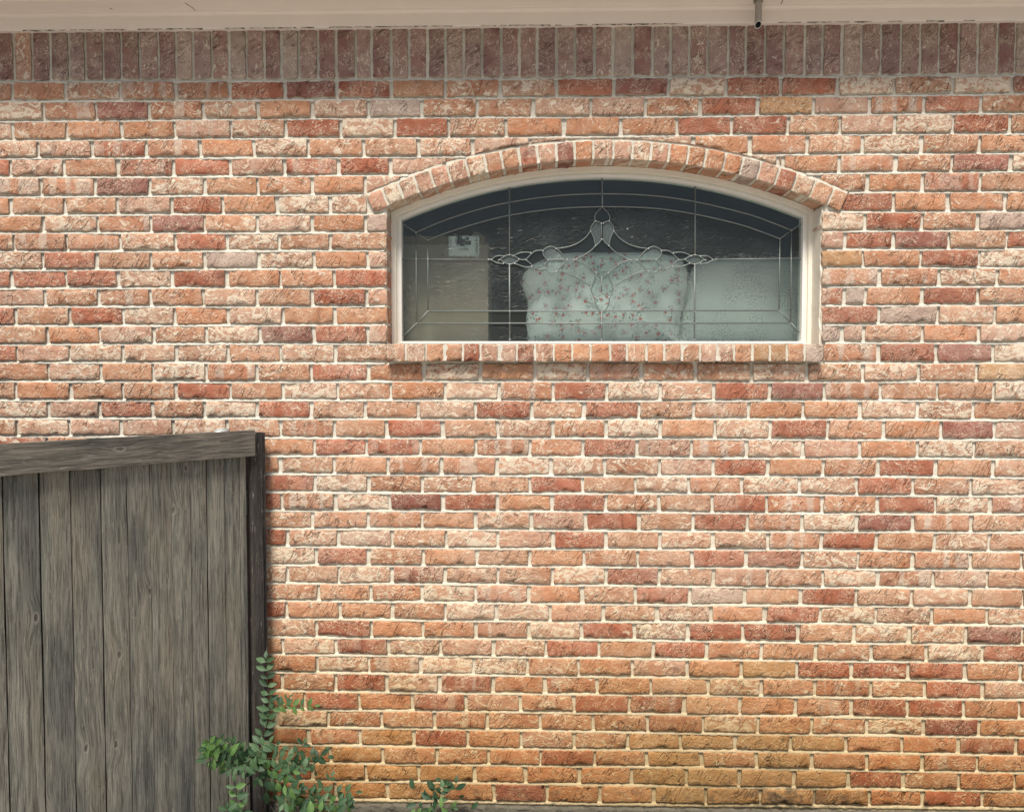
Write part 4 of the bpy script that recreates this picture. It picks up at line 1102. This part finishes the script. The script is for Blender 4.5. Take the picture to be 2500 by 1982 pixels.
def branch(par, pts, Y0, Y1, kinds='g', sp=.020, size=1.0, r=.0013, mat=None, seed=0, alt=False, start=0.0, spread=62, leaves=True, tip=True):
    """pts: pixels of the photograph; depth runs Y0 -> Y1"""
    rr = random.Random(seed); nP = len(pts)
    W3 = [U(p[0], p[1], Y0 + (Y1 - Y0) * i / (nP - 1)) for i, p in enumerate(pts)]
    S3 = [Vector(p) for p in smooth_line([tuple(w) for w in W3], 6)]
    m = MB(); k = len(S3); m.tube([tuple(p - Vector(par.location)) for p in S3], [r * (1 - .6 * i / k) for i in range(k)], 5)
    link('twig', m.mesh('twig', True), mat or BARKR, par)
    if not leaves: return
    d = 0; last = -1e9; side = 1; tot = sum((S3[i+1] - S3[i]).length for i in range(k-1))
    for i in range(k - 1):
        seg = S3[i+1] - S3[i]; L = seg.length; t = 0
        while t < L:
            if d + t - last >= 2.15 * sp * (.85 + .3 * rr.random() if last > 0 else 1) and d + t >= start * tot:
                last = d + t; p = S3[i] + seg * (t / L); T = seg.normalized()
                sd = T.cross(Vector((0, -1, 0))).normalized()
                for s_ in ((side,) if alt else (1, -1)):
                    a = R(spread + rr.uniform(-16, 16)); dv = T * math.cos(a) + sd * s_ * math.sin(a) + Vector((0, rr.uniform(-.35, .2), rr.uniform(-.1, .2)))
                    kk = rr.choice(kinds); put_leaf(par, p + Vector((0, -.002, 0)), dv, 1.42 * size * rr.uniform(.72, 1.12) * (1 - .25 * (d + t) / tot), kk, rr)
                side = -side
            t += .002
        d += L
    if tip: put_leaf(par, S3[-1], S3[-1] - S3[-2], size * .8, rr.choice(kinds), rr)
base = U(625, 2060, -.22); base.z = 0
shrub = empty('leafy_shrub', base, 'small oval leaved green shrub growing at the foot of the fence post against the wall', 'shrub')
bs = shrub
rootp = (632, 2075)
# main stems
branch(bs, [rootp, (640, 1980), (648, 1905), (628, 1850), (640, 1800), (655, 1760)], -.20, -.17, leaves=False, r=.0024, mat=BARK)
branch(bs, [(600, 2075), (598, 1960), (600, 1910), (594, 1860), (592, 1820)], -.22, -.26, leaves=False, r=.0020, mat=BARK)
branch(bs, [(598, 1915), (622, 1908), (648, 1905), (668, 1911)], -.24, -.20, leaves=False, r=.0022, mat=BARK)
# tall sprig up the post
branch(bs, [(632, 1835), (640, 1795), (655, 1752), (656, 1700), (652, 1650), (649, 1608)], -.18, -.14, 'gggd', .0135, 1.0, .0014, BARK, 1)
# sprig to the right half way
branch(bs, [(655, 1745), (668, 1728), (690, 1722), (730, 1722), (768, 1722)], -.16, -.17, 'bgbb', .0125, .72, .0010, BARKR, 2, spread=55)
branch(bs, [(668, 1728), (684, 1710), (706, 1700)], -.16, -.15, 'bg', .012, .6, .0008, BARKR, 3)
# left cluster over the fence
branch(bs, [(625, 1845), (590, 1850), (560, 1842), (530, 1835), (508, 1822)], -.25, -.32, 'gggb', .0115, 1.0, .0013, BARK, 4)
branch(bs, [(600, 1845), (570, 1820), (548, 1805), (530, 1800)], -.25, -.33, 'ggd', .0115, .85, .0011, BARK, 5)
branch(bs, [(590, 1855), (560, 1862), (530, 1858), (503, 1850)], -.27, -.35, 'gbgg', .0115, 1.0, .0011, BARK, 6)
branch(bs, [(600, 1860), (575, 1870), (552, 1880)], -.27, -.33, 'gg', .013, 1.0, .0010, BARK, 7)
branch(bs, [(612, 1850), (602, 1868), (596, 1882)], -.27, -.31, 'gg', .013, .9, .0010, BARK, 8)
branch(bs, [(560, 1845), (530, 1818), (510, 1812)], -.30, -.36, 'bb', .015, .95, .0010, BARK, 18)
branch(bs, [(545, 1838), (522, 1850), (512, 1858)], -.31, -.36, 'bb', .015, .9, .0010, BARK, 19)
# middle, over the post foot
branch(bs, [(628, 1850), (640, 1820), (660, 1812), (690, 1822)], -.22, -.24, 'gg', .0135, .95, .0012, BARKR, 9)
branch(bs, [(632, 1860), (655, 1850), (680, 1852), (704, 1846)], -.22, -.24, 'gbg', .0130, .85, .0012, BARKR, 10)
branch(bs, [(636, 1880), (660, 1876), (682, 1885), (700, 1892), (718, 1880)], -.22, -.26, 'ggb', .0130, 1.0, .0012, BARKR, 11)
branch(bs, [(620, 1850), (626, 1880), (632, 1900)], -.23, -.26, 'gd', .014, 1.0, .001, BARK, 12)
branch(bs, [(648, 1900), (670, 1905), (700, 1915), (716, 1925)], -.22, -.27, 'dgb', .0130, 1.05, .0012, BARKR, 13)
# right sprigs against the wall
branch(bs, [(668, 1890), (710, 1878), (745, 1865), (775, 1850), (790, 1835)], -.16, -.13, 'dgd', .0150, .95, .0011, BARKR, 14)
branch(bs, [(690, 1872), (715, 1850), (730, 1832), (740, 1815)], -.15, -.12, 'dg', .0150, .85, .0010, BARKR, 15)
branch(bs, [(700, 1870), (740, 1858), (768, 1842), (800, 1846)], -.15, -.13, 'dg', .0150, .9, .0010, BARKR, 16)
branch(bs, [(700, 1900), (735, 1880), (765, 1862), (770, 1880)], -.16, -.15, 'dg', .016, .85, .0010, BARKR, 17)
# lower right
branch(bs, [(690, 1950), (735, 1938), (775, 1934), (820, 1932), (868, 1932)], -.20, -.16, 'ggg', .0145, .95, .0012, BARKR, 20)
branch(bs, [(690, 1970), (725, 1945), (745, 1960), (790, 1955), (850, 1955)], -.22, -.20, 'gbg', .0140, .95, .0012, BARKR, 21)
branch(bs, [(740, 1985), (775, 1968), (815, 1962), (850, 1968)], -.22, -.20, 'gb', .0140, .95, .0012, BARKR, 22)
branch(bs, [(770, 1940), (795, 1915), (808, 1895)], -.18, -.16, 'g', .016, .8, .0009, BARKR, 23)
branch(bs, [(720, 1940), (700, 1950), (692, 1962)], -.24, -.27, 'g', .016, 1.0, .0009, BARKR, 24)
branch(bs, [(740, 2000), (765, 1985), (800, 1978), (840, 1985)], -.24, -.22, 'gbg', .014, 1.0, .0010, BARKR, 25)
branch(bs, [(650, 1930), (675, 1935), (705, 1930), (735, 1925)], -.20, -.20, 'dgd', .014, 1.0, .0011, BARKR, 26)
# lower left sprig in front of the pickets
branch(bs, [(578, 2040), (580, 1985), (578, 1950), (575, 1920), (572, 1908)], -.30, -.33, 'bgg', .0180, 1.0, .0012, BARK, 27)
branch(bs, [(590, 2030), (592, 1990), (596, 1965)], -.30, -.33, 'gg', .018, 1.0, .0010, BARK, 28)
branch(bs, [(560, 2040), (562, 2000), (556, 1975)], -.30, -.34, 'gg', .018, .9, .0010, BARK, 29)

b2 = U(1055, 2050, -.12); b2.z = 0
sp2 = empty('small_seedling', b2, 'sparse dark leaved seedling with a pale twig in front of the concrete footing', 'seedling')
branch(sp2, [(1052, 2060), (1055, 1985), (1057, 1955), (1068, 1935), (1080, 1915)], -.12, -.10, leaves=False, r=.0011, mat=DRY)
branch(sp2, [(1055, 1975), (1052, 1950), (1062, 1925), (1090, 1915)], -.11, -.09, 'd', .016, .85, .0009, BARK, 31)
branch(sp2, [(1066, 1960), (1045, 1945), (1033, 1935), (1052, 1922)], -.11, -.09, 'dd', .022, .7, .0008, BARK, 32)
branch(sp2, [(992, 1970), (998, 1942), (1012, 1922), (1036, 1906), (1062, 1902)], -.10, -.07, 'd', .030, .85, .0008, BARK, 33, alt=True)
branch(sp2, [(1150, 1975), (1143, 1948), (1125, 1935), (1100, 1925)], -.10, -.07, 'dg', .026, .75, .0008, BARKR, 34, alt=True)
branch(sp2, [(1060, 2000), (1040, 1975), (1025, 1970), (1015, 1975)], -.14, -.16, 'gb', .016, .8, .0009, BARK, 35)
branch(sp2, [(1060, 1990), (1080, 1970), (1092, 1966), (1106, 1970)], -.14, -.15, 'gbb', .018, .75, .0009, BARK, 36)
branch(sp2, [(1070, 1950), (1078, 1930), (1086, 1918)], -.12, -.12, 'gd', .010, .8, .0009, BARK, 37)
branch(sp2, [(1112, 1925), (1113, 1912)], -.08, -.08, 'dd', .03, .95, .0008, BARK, 38)
# fine pale rootlets under the last brick beside the post
rt = empty('dry_rootlets', U(665, 1965, -.03), 'thin pale rootlets hanging in the dark gap beside the fence post', 'rootlets')
for i, P_ in enumerate([[(655, 1950), (660, 1962), (658, 1990)], [(655, 1950), (652, 1968), (640, 1990)], [(657, 1955), (664, 1972), (675, 1988)]]):
    branch(rt, P_, -.03, -.05, leaves=False, r=.0006, mat=DRY)

# grass tufts on the footing at the lower right
n = N('grass_blade', .6, .3); GRASS = n.out(n.mix(n.noise(n.pos(), 30, 2), (.05, .11, .03), (.14, .19, .07)))
for px, w, cnt, hh, lab_ in ((2125, 45, 46, .036, 'green grass tuft at the foot of the wall, the widest and leftmost'), (2292, 10, 9, .036, 'tiny grass sprig at the foot of the wall, middle one of three'), (2428, 30, 18, .045, 'thin sparse grass tuft at the foot of the wall nearest the right edge')):
    c0 = U(px, 1978, -.035); c0.z = .04; m = MB(); rr = random.Random(px)
    for i in range(cnt):
        x = rr.gauss(0, w / 700 / 2); y = rr.uniform(-.015, .012); h_ = hh * rr.uniform(.6, 1.5); dx = rr.uniform(-.9, .9) * h_; dy = rr.uniform(-.5, .2) * h_; wd = .0009
        P_ = [(x, y, 0), (x + dx * .3, y + dy * .3, h_ * .6), (x + dx, y + dy, h_ * (.95 if rr.random() < .6 else .7))]
        m.add([(P_[0][0]-wd, P_[0][1], P_[0][2]), (P_[0][0]+wd, P_[0][1], P_[0][2]), (P_[1][0]+wd*.8, P_[1][1], P_[1][2]), (P_[1][0]-wd*.8, P_[1][1], P_[1][2]), P_[2]], [(0, 1, 2, 3), (3, 2, 4)])
    tag(link('grass_tuft', m.mesh('grass_tuft'), GRASS, None, c0), lab_, 'grass tuft', 'grass tufts along the footing')
